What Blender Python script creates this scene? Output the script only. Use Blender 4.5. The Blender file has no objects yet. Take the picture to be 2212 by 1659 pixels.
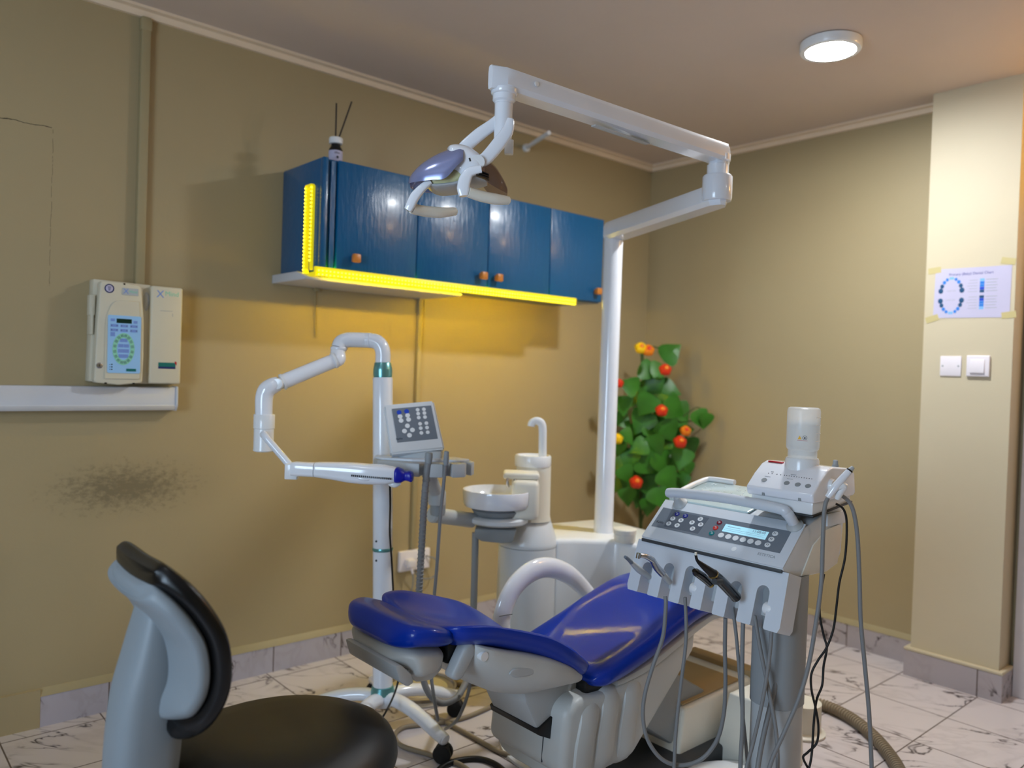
import bpy, bmesh, math, random
from mathutils import Matrix, Vector
random.seed(7)
SC = bpy.context.scene
COL = SC.collection
PI = math.pi
V = Vector

# ------------------------------------------------------------------ camera
F_PX, CX, CY, EYE = 1705.0, 1106.0, 829.5, V((0, 0, 1.345))
vx = V((3044 - CX, 868 - CY, F_PX)).normalized()
vy = V((-393 - CX, 753 - CY, F_PX)); vy = (vy - vx * vx.dot(vy)).normalized()
vz = vx.cross(vy)
if vz.y > 0: vz = -vz
ROT = Matrix((vx, vy, vz))                       # lens space (right, down, ahead) -> room space
def ray(px, py): return ROT @ V(((px - CX) / F_PX, (py - CY) / F_PX, 1.0))
def at(px, py, d): return EYE + ray(px, py) * d
def onz(px, py, z):
    r = ray(px, py); return EYE + r * ((z - EYE.z) / r.z)
def onx(px, py, x):
    r = ray(px, py); return EYE + r * (x / r.x)
def ony(px, py, y):
    r = ray(px, py); return EYE + r * (y / r.y)
cam = bpy.data.cameras.new('camera')
cam_o = bpy.data.objects.new('camera', cam); COL.objects.link(cam_o)
m = Matrix((ROT.col[0], -ROT.col[1], -ROT.col[2])).transposed().to_4x4(); m.translation = EYE
cam_o.matrix_world = m
cam.sensor_width = 36.0; cam.lens = F_PX / 2212 * 36.0
cam.clip_start = 0.02
cam.dof.use_dof = True; cam.dof.focus_distance = 2.15; cam.dof.aperture_fstop = 1.9
SC.camera = cam_o

# ------------------------------------------------------------------ look
SC.view_settings.view_transform = 'Standard'
SC.view_settings.look = 'None'
SC.view_settings.exposure = -0.08
SC.view_settings.gamma = 1.0
SC.view_settings.use_curve_mapping = False
w = bpy.data.worlds.new('world'); SC.world = w; w.use_nodes = True
w.node_tree.nodes['Background'].inputs[0].default_value = (0.62, 0.78, 1.0, 1)
w.node_tree.nodes['Background'].inputs[1].default_value = 1.2
SC.cycles.use_denoising = True
SC.cycles.max_bounces = 8
SC.cycles.diffuse_bounces = 5
SC.cycles.sample_clamp_indirect = 6.0
# cool fill light added at an unseen, assumed window behind the camera
def area(name, loc, target, sx, sy, power, color):
    l = bpy.data.lights.new(name, 'AREA'); l.shape = 'RECTANGLE'; l.size = sx; l.size_y = sy
    l.energy = power; l.color = color
    o = bpy.data.objects.new(name, l); COL.objects.link(o); o.location = loc
    o.rotation_euler = (V(target) - V(loc)).to_track_quat('-Z', 'Y').to_euler()
    return o
area('window_fill', (-1.62, 0.75, 1.55), (0.5, 0.95, 1.35), 1.15, 1.15, 60, (0.60, 0.79, 1.0))
LAMP_S = 455.0            # ceiling lamp radiance
LAMP_B = 21.0             # the lamp nearer the camera
WARM_W = 46.0             # bulb of the doorway side

# ------------------------------------------------------------------ materials
def lin(c): return tuple(((x / 255) / 12.92 if x / 255 <= .04045 else ((x / 255 + .055) / 1.055) ** 2.4) for x in c)
class NT:
    def __init__(s, m): s.t = m.node_tree; s.n = s.t.nodes; s.l = s.t.links
    def add(s, ty, **k):
        n = s.n.new(ty)
        for a, b in k.items(): setattr(n, a, b)
        return n
    def math(s, op, a, b=None, c=None, clamp=False):
        n = s.add('ShaderNodeMath', operation=op); n.use_clamp = clamp
        for i, x in enumerate((a, b, c)):
            if x is None: continue
            if isinstance(x, (int, float)): n.inputs[i].default_value = x
            else: s.l.new(x, n.inputs[i])
        return n.outputs[0]
    def mix(s, f, a, b):
        n = s.add('ShaderNodeMix', data_type='RGBA')
        for i, x in ((0, f), (6, a), (7, b)):
            if isinstance(x, (int, float)): n.inputs[i].default_value = x
            elif isinstance(x, tuple): n.inputs[i].default_value = (*x[:3], 1)
            else: s.l.new(x, n.inputs[i])
        return n.outputs[2]
    def noise(s, vec, scale, detail=3, rough=.5, dist=0):
        n = s.add('ShaderNodeTexNoise'); n.inputs['Scale'].default_value = scale; n.inputs['Detail'].default_value = detail
        n.inputs['Roughness'].default_value = rough; n.inputs['Distortion'].default_value = dist
        if vec is not None: s.l.new(vec, n.inputs['Vector'])
        return n.outputs['Fac']
    def geo(s): return s.add('ShaderNodeNewGeometry').outputs['Position']
    def sep(s, v):
        n = s.add('ShaderNodeSeparateXYZ'); s.l.new(v, n.inputs[0]); return n.outputs
    def comb(s, x, y, z):
        n = s.add('ShaderNodeCombineXYZ')
        for i, q in enumerate((x, y, z)):
            if isinstance(q, (int, float)): n.inputs[i].default_value = q
            else: s.l.new(q, n.inputs[i])
        return n.outputs[0]
    def ramp(s, f, a, b):
        n = s.add('ShaderNodeMapRange'); n.clamp = True; s.l.new(f, n.inputs[0]); n.inputs[1].default_value = a; n.inputs[2].default_value = b
        return n.outputs[0]
def mat(name, rgb, rough=.4, metal=0, coat=0, emit=0, ecol=None, trans=0, ior=1.45, vary=.06, nscale=9, bump=0, bscale=200, spec=.5):
    m = bpy.data.materials.new(name); m.use_nodes = True
    t = NT(m); b = t.n['Principled BSDF']; c = lin(rgb)
    pos = t.geo()
    f = t.noise(pos, nscale, 4)
    lo = tuple(x * (1 - vary) for x in c); hi = tuple(min(1, x * (1 + vary)) for x in c)
    t.l.new(t.mix(f, lo, hi), b.inputs['Base Color'])
    b.inputs['Roughness'].default_value = rough; b.inputs['Metallic'].default_value = metal
    b.inputs['Coat Weight'].default_value = coat; b.inputs['Coat Roughness'].default_value = .08
    b.inputs['Transmission Weight'].default_value = trans; b.inputs['IOR'].default_value = ior
    b.inputs['Specular IOR Level'].default_value = spec
    if emit:
        b.inputs['Emission Color'].default_value = (*(ecol or c), 1); b.inputs['Emission Strength'].default_value = emit
    if bump:
        bn = t.add('ShaderNodeBump'); bn.inputs['Strength'].default_value = bump; bn.inputs['Distance'].default_value = .002
        t.l.new(t.noise(pos, bscale, 3), bn.inputs['Height']); t.l.new(bn.outputs[0], b.inputs['Normal'])
    return m
M = {}
M['white'] = mat('white_plastic', (226, 228, 230), .28, coat=.35)
M['white_gloss'] = mat('white_gloss', (232, 235, 242), .14, coat=.6)
M['pole_white'] = mat('white_enamel', (222, 226, 234), .2, coat=.5)
M['cream'] = mat('cream_plastic', (222, 218, 205), .4)
M['unit'] = mat('grey_white_housing', (212, 217, 222), .3, coat=.25)
M['panel_white'] = mat('pale_grey_front', (206, 213, 222), .33, coat=.2)
M['lightgrey'] = mat('light_grey_plastic', (176, 180, 182), .45)
M['midgrey'] = mat('mid_grey_plastic', (142, 147, 150), .5)
M['keygrey'] = mat('keypad_grey', (112, 121, 132), .4)
M['keygrey2'] = mat('keypad_dark_grey', (92, 100, 112), .4)
M['darkgrey'] = mat('dark_grey', (62, 65, 68), .5)
M['black'] = mat('black_plastic', (14, 15, 17), .4)
M['blackgloss'] = mat('black_gloss', (10, 11, 14), .18, coat=.4)
M['rubber'] = mat('black_rubber', (18, 18, 20), .6)
M['vinyl_blk'] = mat('black_vinyl', (12, 12, 13), .24, bump=.15, bscale=700, spec=.4)
M['vinyl_seat'] = mat('black_seat_vinyl', (17, 16, 15), .36, bump=.25, bscale=900)
M['stoolgrey'] = mat('stool_grey_plastic', (124, 131, 136), .5, bump=.1, bscale=600)
M['blue'] = mat('royal_blue_upholstery', (0, 47, 156), .33, vary=.06, nscale=5, coat=.3, spec=.22, bump=.05, bscale=900)
M['shell'] = mat('chair_shell_grey', (190, 192, 190), .42, bump=.06, bscale=900)
M['cable_grey'] = mat('grey_hose', (126, 127, 128), .5)
M['cable_tan'] = mat('tan_hose', (140, 126, 104), .5)
M['cable_black'] = mat('black_cable', (12, 12, 13), .45)
M['chrome'] = mat('brushed_steel', (190, 190, 192), .22, metal=1)
M['teal'] = mat('teal_anodised', (112, 170, 174), .28, metal=.7)
M['cabinet'] = None
M['kobalt'] = mat('cobalt_mouthpiece', (8, 22, 158), .35)
M['knob'] = mat('orange_wood_knob', (196, 122, 52), .35)
M['paper'] = mat('white_paper', (186, 182, 206), .8, vary=.03)
M['tape'] = mat('masking_tape', (190, 176, 124), .6)
M['switch'] = mat('switch_white', (226, 220, 226), .35)
M['beige_unit'] = mat('beige_housing', (204, 198, 178), .45)
M['keyblue'] = mat('pale_blue_keypad', (150, 196, 240), .4)
M['mint'] = mat('mint_print', (140, 208, 180), .5)
M['lilac'] = mat('lilac_key', (116, 146, 212), .5)
M['navy'] = mat('navy_print', (20, 34, 96), .5)
M['lcdgreen'] = mat('green_display', (6, 44, 34), .2)
M['tealprint'] = mat('teal_print', (0, 104, 100), .5)
M['redprint'] = mat('red_print', (176, 24, 34), .4)
M['maroon'] = mat('maroon_key', (120, 8, 36), .35)
M['redkey'] = mat('red_key', (196, 42, 34), .35)
M['tealkey'] = mat('teal_key', (0, 118, 124), .35)
M['bluekey'] = mat('blue_key', (20, 30, 130), .35)
M['cobaltkey'] = mat('cobalt_key', (30, 70, 190), .35)
M['whitekey'] = mat('white_key', (228, 232, 236), .35)
M['ink'] = mat('dark_print', (40, 44, 60), .6)
M['faint'] = mat('faint_print', (150, 156, 162), .6)
M['lcd'] = mat('lit_display', (150, 205, 225), .3, emit=.55, ecol=(.45, .80, .95))
M['leaf'] = mat('green_leaf', (52, 112, 30), .4, vary=.35, nscale=14)
M['stem'] = mat('green_stem', (58, 78, 30), .6)
M['redflower'] = mat('red_petal', (214, 52, 22), .45, vary=.3, nscale=40)
M['orangeflower'] = mat('orange_petal', (238, 132, 26), .45, vary=.25, nscale=40)
M['yellowflower'] = mat('yellow_petal', (246, 200, 20), .45, vary=.15, nscale=40)
M['duct'] = mat('white_duct', (196, 200, 208), .4)
M['duct_paint'] = mat('painted_duct', (158, 144, 108), .55)
M['brass'] = mat('brass_ring', (190, 160, 90), .3, metal=1)
M['yellowprint'] = mat('warning_yellow', (236, 180, 20), .4)
M['reed'] = mat('dark_reed', (46, 38, 34), .6)
M['door_white'] = mat('white_door_paint', (212, 205, 205), .5)
M['doorway'] = mat('yellow_wall', (226, 184, 72), .6)  # saturated yellow, on the wall strip above the door only
M['tan'] = mat('tan_cover', (168, 142, 100), .5)
M['aqua'] = mat('aqua_glass_tray', (196, 214, 216), .15, coat=.5)
M['blueprint1'] = mat('chart_blue', (40, 120, 205), .6)
M['blueprint2'] = mat('chart_dark_blue', (14, 70, 110), .6)
M['blueprint3'] = mat('chart_pale_blue', (120, 176, 226), .6)

def clear(name, rgb, rough, alpha_mix, tint, translucent=False):
    m = bpy.data.materials.new(name); m.use_nodes = True; t = NT(m); b = t.n['Principled BSDF']
    b.inputs['Base Color'].default_value = (*lin(rgb), 1); b.inputs['Roughness'].default_value = rough
    tr = t.add('ShaderNodeBsdfTransparent'); tr.inputs[0].default_value = (*lin(tint), 1)
    mx = t.add('ShaderNodeMixShader')
    mx.inputs[0].default_value = alpha_mix
    sh = b.outputs[0]
    if translucent:
        tl = t.add('ShaderNodeBsdfTranslucent'); tl.inputs[0].default_value = (*lin(rgb), 1)
        m2 = t.add('ShaderNodeMixShader'); m2.inputs[0].default_value = .5; t.l.new(sh, m2.inputs[1]); t.l.new(tl.outputs[0], m2.inputs[2]); sh = m2.outputs[0]
    t.l.new(tr.outputs[0], mx.inputs[1]); t.l.new(sh, mx.inputs[2])
    t.l.new(mx.outputs[0], t.n['Material Output'].inputs[0])
    return m
M['smoke'] = clear('smoky_clear_shell', (120, 118, 126), .08, .10, (230, 222, 220))
M['smoke_blue'] = mat('mirror_shell', (138, 146, 188), .22, metal=.35, coat=.4)
M['lens'] = mat('ribbed_lens', (208, 206, 160), .25, coat=.4, vary=.2, nscale=60)
M['bottle'] = clear('frosted_bottle', (246, 248, 250), .25, .5, (246, 248, 250), True)
M['bottlewater'] = clear('bottle_water', (226, 230, 234), .2, .35, (236, 240, 242), True)

def emit_mat(name, rgb, s):
    m = bpy.data.materials.new(name); m.use_nodes = True; t = NT(m); b = t.n['Principled BSDF']
    b.inputs['Base Color'].default_value = (.8, .8, .8, 1)
    b.inputs['Emission Color'].default_value = (*rgb, 1); b.inputs['Emission Strength'].default_value = s
    return m
M['lamp_face'] = emit_mat('lamp_diffuser', (.93, .97, 1.0), LAMP_S)
M['lamp_face2'] = emit_mat('lamp_diffuser_dim', (.93, .97, 1.0), LAMP_B)
M['lamp_face3'] = emit_mat('lamp_diffuser_far', (.96, .97, 1.0), 45.0)
M['led'] = emit_mat('yellow_leds', (1.0, .74, .0), 9.0)
M['led_down'] = emit_mat('yellow_leds_facing_down', (1.0, .66, .0), 560.0)
M['ledtape'] = mat('yellow_led_tape', (232, 214, 30), .4, emit=.45, ecol=(1, .82, .0))

def wall_mat(name, rgb, marks=False):
    m = bpy.data.materials.new(name); m.use_nodes = True; t = NT(m); b = t.n['Principled BSDF']
    pos = t.geo(); c = lin(rgb)
    f = t.noise(pos, 1.6, 5, .6)
    col = t.mix(f, tuple(x * .93 for x in c), tuple(x * 1.06 for x in c))
    if marks:
        x, y, z = t.sep(pos)
        # scuffed patch low on the wall, left of the stand
        dx = t.math('DIVIDE', t.math('SUBTRACT', x, .90), .42); dz = t.math('DIVIDE', t.math('SUBTRACT', z, .850), .155)
        fall = t.math('SUBTRACT', 1.0, t.math('SQRT', t.math('ADD', t.math('MULTIPLY', dx, dx), t.math('MULTIPLY', dz, dz))), clamp=True)
        n1 = t.noise(t.comb(t.math('MULTIPLY', x, 1.1), 0.0, t.math('MULTIPLY', z, 1.7)), 30, 9, .72)
        sm = t.ramp(t.math('ADD', t.math('MULTIPLY', fall, .42), n1), .66, .86)
        sm = t.math('ADD', t.math('MULTIPLY', sm, .40), t.math('MULTIPLY', t.ramp(fall, 0.0, .8), .12))
        col = t.mix(sm, col, lin((58, 50, 34)))
        # hairline crack of an old patched opening
        wob = t.math('MULTIPLY', t.math('SUBTRACT', t.noise(pos, 22, 4, .6), .5), .022)
        hz = t.math('ABSOLUTE', t.math('ADD', t.math('SUBTRACT', z, 2.165), wob))
        hmask = t.math('MULTIPLY', t.math('LESS_THAN', hz, .0013), t.math('LESS_THAN', x, .618))
        vx_ = t.math('ABSOLUTE', t.math('ADD', t.math('SUBTRACT', x, .622), t.math('MULTIPLY', wob, .5)))
        vmask = t.math('MULTIPLY', t.math('LESS_THAN', vx_, .0010), t.math('MULTIPLY', t.math('LESS_THAN', z, 2.16), t.math('GREATER_THAN', z, 1.6)))
        vmask = t.math('MULTIPLY', vmask, t.math('GREATER_THAN', t.noise(pos, 40, 2), .42))
        col = t.mix(t.math('MAXIMUM', hmask, t.math('MULTIPLY', vmask, .55)), col, lin((58, 48, 30)))
    t.l.new(col, b.inputs['Base Color']); b.inputs['Roughness'].default_value = .55
    bn = t.add('ShaderNodeBump'); bn.inputs['Strength'].default_value = .12; bn.inputs['Distance'].default_value = .004
    t.l.new(t.noise(pos, 60, 3), bn.inputs['Height']); t.l.new(bn.outputs[0], b.inputs['Normal'])
    return m
M['wall_marked'] = wall_mat('khaki_wall_marked', (166, 149, 112), True)
M['wall'] = wall_mat('khaki_wall', (166, 150, 114))
M['pillar'] = wall_mat('cream_wall', (198, 186, 158))
M['ceiling'] = wall_mat('off_white_ceiling', (206, 190, 178))
M['cornice'] = mat('cornice_paint', (226, 206, 180), .5)

def tile_mat(name, sx, sz=None, base=(206, 198, 199), grout=(96, 84, 78), ox=0, oy=0, axis='xy'):
    m = bpy.data.materials.new(name); m.use_nodes = True; t = NT(m); b = t.n['Principled BSDF']
    pos = t.geo(); x, y, z = t.sep(pos)
    u = t.math('DIVIDE', t.math('SUBTRACT', x if axis[0] == 'x' else y, ox), sx)
    v = t.math('DIVIDE', t.math('SUBTRACT', y if axis[1] == 'y' else z, oy), sz or sx)
    fu, fv = t.math('FRACT', u), t.math('FRACT', v)
    eu = t.math('MINIMUM', fu, t.math('SUBTRACT', 1.0, fu)); ev = t.math('MINIMUM', fv, t.math('SUBTRACT', 1.0, fv))
    g = t.math('LESS_THAN', t.math('MINIMUM', t.math('MULTIPLY', eu, sx), t.math('MULTIPLY', ev, sz or sx)), .0026)
    cell = t.comb(t.math('FLOOR', u), t.math('FLOOR', v), 0.0)
    wn = t.add('ShaderNodeTexWhiteNoise'); t.l.new(cell, wn.inputs['Vector'])
    sv = t.add('ShaderNodeVectorMath', operation='SCALE'); t.l.new(wn.outputs['Color'], sv.inputs[0]); sv.inputs['Scale'].default_value = 9.0
    av = t.add('ShaderNodeVectorMath', operation='ADD'); t.l.new(pos, av.inputs[0]); t.l.new(sv.outputs[0], av.inputs[1])
    ax, ay, az = t.sep(av.outputs[0])
    diag = t.comb(t.math('ADD', t.math('MULTIPLY', ax, 1.0), t.math('MULTIPLY', ay, .8)), t.math('MULTIPLY', t.math('SUBTRACT', ay, ax), .35), az)
    n1 = t.noise(diag, 5.0, 4, .55, .8)
    vein = t.math('SUBTRACT', 1.0, t.ramp(t.math('ABSOLUTE', t.math('SUBTRACT', n1, .5)), .003, .016))
    keep = t.ramp(t.noise(av.outputs[0], 4.5, 3), .50, .60)
    vein = t.math('MULTIPLY', vein, keep)
    n3 = t.noise(av.outputs[0], 2.2, 4)
    col = t.mix(n3, tuple(q * .90 for q in lin(base)), tuple(min(1, q * 1.06) for q in lin(base)))
    soft = t.math('MULTIPLY', t.math('SUBTRACT', 1.0, t.ramp(t.math('ABSOLUTE', t.math('SUBTRACT', n1, .5)), .0, .06)), .22)
    col = t.mix(soft, col, lin((150, 140, 140)))
    col = t.mix(t.math('MULTIPLY', vein, .92), col, lin((58, 48, 48)))
    col = t.mix(g, col, lin(grout))
    t.l.new(col, b.inputs['Base Color']); b.inputs['Roughness'].default_value = .22
    return m
M['floor'] = tile_mat('marbled_floor_tile', .330, ox=3.132, oy=1.195)
M['skirt_x'] = tile_mat('skirting_tile', .330, .5, base=(176, 170, 178), ox=.852, oy=-.2, axis='xz')
M['skirt_y'] = tile_mat('skirting_tile_side', .330, .5, base=(172, 164, 168), ox=1.2, oy=-.2, axis='yz')

def cab_mat():
    m = bpy.data.materials.new('blue_gloss_paint'); m.use_nodes = True; t = NT(m); b = t.n['Principled BSDF']
    pos = t.geo(); x, y, z = t.sep(pos)
    f = t.noise(pos, 3, 4)
    c = lin((0, 84, 132))
    t.l.new(t.mix(f, tuple(q * .85 for q in c), tuple(q * 1.12 for q in c)), b.inputs['Base Color'])
    b.inputs['Roughness'].default_value = .30; b.inputs['Coat Weight'].default_value = .2; b.inputs['Coat Roughness'].default_value = .15
    st = t.comb(t.math('MULTIPLY', x, 6.0), y, t.math('MULTIPLY', z, .9))
    bn = t.add('ShaderNodeBump'); bn.inputs['Strength'].default_value = .55; bn.inputs['Distance'].default_value = .004
    h = t.math('ADD', t.noise(st, 12, 4), t.math('MULTIPLY', t.noise(pos, 16, 3), .8))
    t.l.new(h, bn.inputs['Height']); t.l.new(bn.outputs[0], b.inputs['Normal'])
    return m
M['cabinet'] = cab_mat()

# ------------------------------------------------------------------ mesh helpers
I4 = Matrix.Identity(4)
def frame(o, x, y):
    x = V(x).normalized(); y = V(y); y = (y - x * x.dot(y)).normalized(); z = x.cross(y)
    m = Matrix((x, y, z)).transposed().to_4x4(); m.translation = V(o); return m
class B:
    def __init__(s, T=I4): s.bm = bmesh.new(); s.T = T
    def _merge(s, b, T=None):
        me = bpy.data.meshes.new('t'); b.to_mesh(me); b.free()
        me.transform(s.T @ (T or I4)); s.bm.from_mesh(me); bpy.data.meshes.remove(me); return s
    def box(s, a, b, bev=0, seg=2, T=None):
        q = bmesh.new(); bmesh.ops.create_cube(q, size=1)
        a, b = V(a), V(b)
        for v in q.verts: v.co = V([(a[i] + b[i]) / 2 + v.co[i] * abs(b[i] - a[i]) for i in range(3)])
        if bev: bmesh.ops.bevel(q, geom=q.edges[:], offset=bev, segments=seg, affect='EDGES', profile=.5)
        return s._merge(q, T)
    def prism(s, poly, h0, h1, axis='y', bev=0, seg=2, T=None):
        q = bmesh.new()
        def mk(p, h): return {'y': (p[0], h, p[1]), 'x': (h, p[0], p[1]), 'z': (p[0], p[1], h)}[axis]
        a = [q.verts.new(mk(p, h0)) for p in poly]; b = [q.verts.new(mk(p, h1)) for p in poly]; n = len(poly)
        q.faces.new(a); q.faces.new(b[::-1])
        for i in range(n): q.faces.new((a[i], b[i], b[(i + 1) % n], a[(i + 1) % n]))
        bmesh.ops.recalc_face_normals(q, faces=q.faces[:])
        if bev: bmesh.ops.bevel(q, geom=q.edges[:], offset=bev, segments=seg, affect='EDGES', profile=.5, clamp_overlap=True)
        return s._merge(q, T)
    def loft(s, rings, cap=True, T=None, close=False):
        q = bmesh.new(); R = [[q.verts.new(p) for p in r] for r in rings]; n = len(rings[0])
        for i in range(len(R) - (0 if close else 1)):
            A, C = R[i], R[(i + 1) % len(R)]
            for k in range(n): q.faces.new((A[k], A[(k + 1) % n], C[(k + 1) % n], C[k]))
        if cap and not close: q.faces.new(R[0][::-1]); q.faces.new(R[-1])
        bmesh.ops.recalc_face_normals(q, faces=q.faces[:])
        return s._merge(q, T)
    def lathe(s, prof, c=(0, 0, 0), axis=(0, 0, 1), seg=32, T=None):
        ax = V(axis).normalized(); u = ax.orthogonal().normalized(); v = ax.cross(u); c = V(c)
        rings = [[c + ax * z + (u * math.cos(2 * PI * k / seg) + v * math.sin(2 * PI * k / seg)) * max(r, 1e-4) for k in range(seg)] for r, z in prof]
        return s.loft(rings, T=T)
    def cyl(s, a, b, r, r2=None, seg=24, T=None):
        a, b = V(a), V(b); L = (b - a).length
        return s.lathe([(r, 0), (r if r2 is None else r2, L)], a, b - a, seg, T)
    def tube(s, pts, r, seg=12, smooth=8, flat=None, up=None, T=None, closed=False):
        P = [V(p) for p in pts]; rr = r if isinstance(r, (list, tuple)) else [r] * len(P)
        if smooth and len(P) > 2: P, rr = spline(P, rr, smooth)
        rings = []; u = None
        for i, p in enumerate(P):
            t = (P[min(i + 1, len(P) - 1)] - P[max(i - 1, 0)]).normalized()
            if up is not None: u = (V(up) - t * t.dot(V(up))).normalized()
            elif u is None: u = t.orthogonal().normalized()
            else: u = (u - t * t.dot(u)).normalized()
            w_ = t.cross(u); f = flat or 1.0
            rings.append([p + (u * math.cos(2 * PI * k / seg) * f + w_ * math.sin(2 * PI * k / seg)) * rr[i] for k in range(seg)])
        return s.loft(rings, T=T)
    def text(s, body, size, T, align='CENTER'):
        cu = bpy.data.curves.new('t', 'FONT'); cu.body = body; cu.size = size; cu.align_x = align; cu.align_y = 'CENTER'; cu.extrude = .0002
        o = bpy.data.objects.new('t', cu); me = bpy.data.meshes.new_from_object(o)
        me.transform(s.T @ T); s.bm.from_mesh(me); bpy.data.meshes.remove(me); bpy.data.objects.remove(o); bpy.data.curves.remove(cu); return s
    def disc(s, c, r, h, n=20, ry=None, T=None):
        q = bmesh.new(); bmesh.ops.create_cone(q, cap_ends=True, segments=n, radius1=r, radius2=r * .94, depth=h)
        for v in q.verts: v.co = V((v.co.x + c[0], v.co.y * ((ry or r) / r) + c[1], v.co.z + h / 2 + (c[2] if len(c) > 2 else 0)))
        return s._merge(q, T)
def spline(P, rr, k):
    out, ro = [], []
    for i in range(len(P) - 1):
        p0, p1, p2, p3 = P[max(i - 1, 0)], P[i], P[i + 1], P[min(i + 2, len(P) - 1)]
        for j in range(k):
            t = j / k
            out.append(.5 * ((2 * p1) + (p2 - p0) * t + (2 * p0 - 5 * p1 + 4 * p2 - p3) * t * t + (3 * p1 - p0 - 3 * p2 + p3) * t ** 3))
            ro.append(rr[i] + (rr[i + 1] - rr[i]) * t)
    out.append(P[-1]); ro.append(rr[-1]); return out, ro
def spl(vals, k=6):                                # spline through tuples
    n = len(vals[0]); out = []
    for i in range(len(vals) - 1):
        a, b, c, d = vals[max(i - 1, 0)], vals[i], vals[i + 1], vals[min(i + 2, len(vals) - 1)]
        for j in range(k):
            t = j / k
            out.append(tuple(.5 * (2 * b[q] + (c[q] - a[q]) * t + (2 * a[q] - 5 * b[q] + 4 * c[q] - d[q]) * t * t + (3 * b[q] - a[q] - 3 * c[q] + d[q]) * t ** 3) for q in range(n)))
    out.append(tuple(vals[-1])); return out
def selip(n, a, b, p=.5):
    o = []
    for k in range(n):
        t = 2 * PI * k / n; c, s_ = math.cos(t), math.sin(t)
        o.append((math.copysign(abs(c) ** p, c) * a, math.copysign(abs(s_) ** p, s_) * b))
    return o

WORLD = {}
def put(name, b, m, parent=None, angle=38):
    bm = b.bm
    me = bpy.data.meshes.new(name); bmesh.ops.remove_doubles(bm, verts=bm.verts[:], dist=1e-6)
    bm.to_mesh(me); bm.free()
    xs = [v.co for v in me.vertices]
    c = V([(min(v[i] for v in xs) + max(v[i] for v in xs)) / 2 for i in range(3)])
    if parent is None: c.z = min(v.z for v in xs)
    me.transform(Matrix.Translation(-c))
    me.materials.append(m if not isinstance(m, str) else M[m])
    me.shade_smooth(); me.set_sharp_from_angle(angle=math.radians(angle))
    o = bpy.data.objects.new(name, me); COL.objects.link(o)
    if parent is not None:
        o.parent = parent; o.location = c - WORLD[parent.name]
    else: o.location = c
    WORLD[o.name] = c
    return o
def tag(o, label, cat, group=None):
    o['label'] = label; o['category'] = cat
    if group: o['group'] = group
    return o
def thing(name, label, cat, loc, group=None):
    o = bpy.data.objects.new(name, None); COL.objects.link(o); o.empty_display_size = .1
    o.location = loc; WORLD[o.name] = V(loc); return tag(o, label, cat, group)
def struct(name, b, m): o = put(name, b, m); o['kind'] = 'structure'; return o

# ------------------------------------------------------------------ room
WY, WX, ZC = 3.25, 3.99, 2.685
X0, Y0 = -1.7, -1.6
struct('floor', B().box((X0 - .1, Y0 - .1, -.1), (WX + .5, WY + .1, 0)), 'floor')
struct('ceiling', B().box((X0 - .1, Y0 - .1, ZC), (WX + .5, WY + .1, ZC + .1)), 'ceiling')
struct('wall_left', B().box((X0 - .1, WY, 0), (WX + .1, WY + .1, ZC)), 'wall_marked')
struct('wall_right', B().box((WX, Y0, 0), (WX + .1, WY, ZC)), 'wall')
struct('wall_near', B().box((X0 - .1, Y0 - .1, 0), (WX + .1, Y0, ZC)), 'wall')
wb = B()
wy0, wy1, wz0, wz1 = .15, 1.35, .95, 2.15
wb.box((X0 - .1, Y0, 0), (X0, wy0, ZC)).box((X0 - .1, wy1, 0), (X0, WY, ZC)).box((X0 - .1, wy0, 0), (X0, wy1, wz0)).box((X0 - .1, wy0, wz1), (X0, wy1, ZC))
struct('wall_behind', wb, 'wall')
fr = B()
for a, b in (((wy0, wz0), (wy1, wz0 + .05)), ((wy0, wz1 - .05), (wy1, wz1)), ((wy0, wz0), (wy0 + .05, wz1)), ((wy1 - .05, wz0), (wy1, wz1)), ((.73, wz0), (.77, wz1))):
    fr.box((X0 - .07, a[0], a[1]), (X0 - .02, b[0], b[1]))
struct('window_1', fr, 'door_white')  # assumed window frame out of view, added with the cool fill light
struct('wall_pillar', B().box((3.83, 1.125, 0), (WX, 1.49, ZC)), 'pillar')
struct('trim_8', B().box((X0, WY - .018, 0), (.622, WY + .01, .138)), 'wall_marked')
struct('baseboard_left', B().box((.622, WY - .016, 0), (WX - .016, WY, .112)), 'skirt_x')
struct('trim_5', B().prism([(WY - .018, .112), (WY, .112), (WY, .138), (WY - .008, .130)], .622, WX - .016, 'x'), 'duct_paint')
struct('baseboard_right', B().box((WX - .016, 1.51, 0), (WX, WY - .016, .112)), 'skirt_y')
struct('trim_6', B().prism([(WX - .018, .112), (WX, .112), (WX, .138), (WX - .008, .130)], 1.51, WY - .016, 'y'), 'duct_paint')
pb = B().box((3.808, 1.105, 0), (3.83, 1.51, .118)).box((3.83, 1.49, 0), (WX, 1.51, .118)).box((3.83, 1.105, 0), (3.955, 1.125, .118))
struct('baseboard_pillar', pb, 'skirt_y')
pb = B().box((3.806, 1.103, .118), (3.83, 1.512, .132), .004).box((3.83, 1.103, .118), (3.955, 1.125, .132), .004).box((3.83, 1.49, .118), (WX, 1.512, .132), .004)
struct('trim_7', pb, 'pillar')
struct('trim_1', B().prism([(WY - .045, ZC), (WY, ZC), (WY, ZC - .034), (WY - .016, ZC - .034), (WY - .02, ZC - .012), (WY - .045, ZC - .01)], X0, WX, 'x'), 'cornice')
struct('trim_2', B().prism([(WX - .045, ZC), (WX, ZC), (WX, ZC - .034), (WX - .016, ZC - .034), (WX - .02, ZC - .012), (WX - .045, ZC - .01)], 1.49, WY, 'y'), 'cornice')
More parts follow.
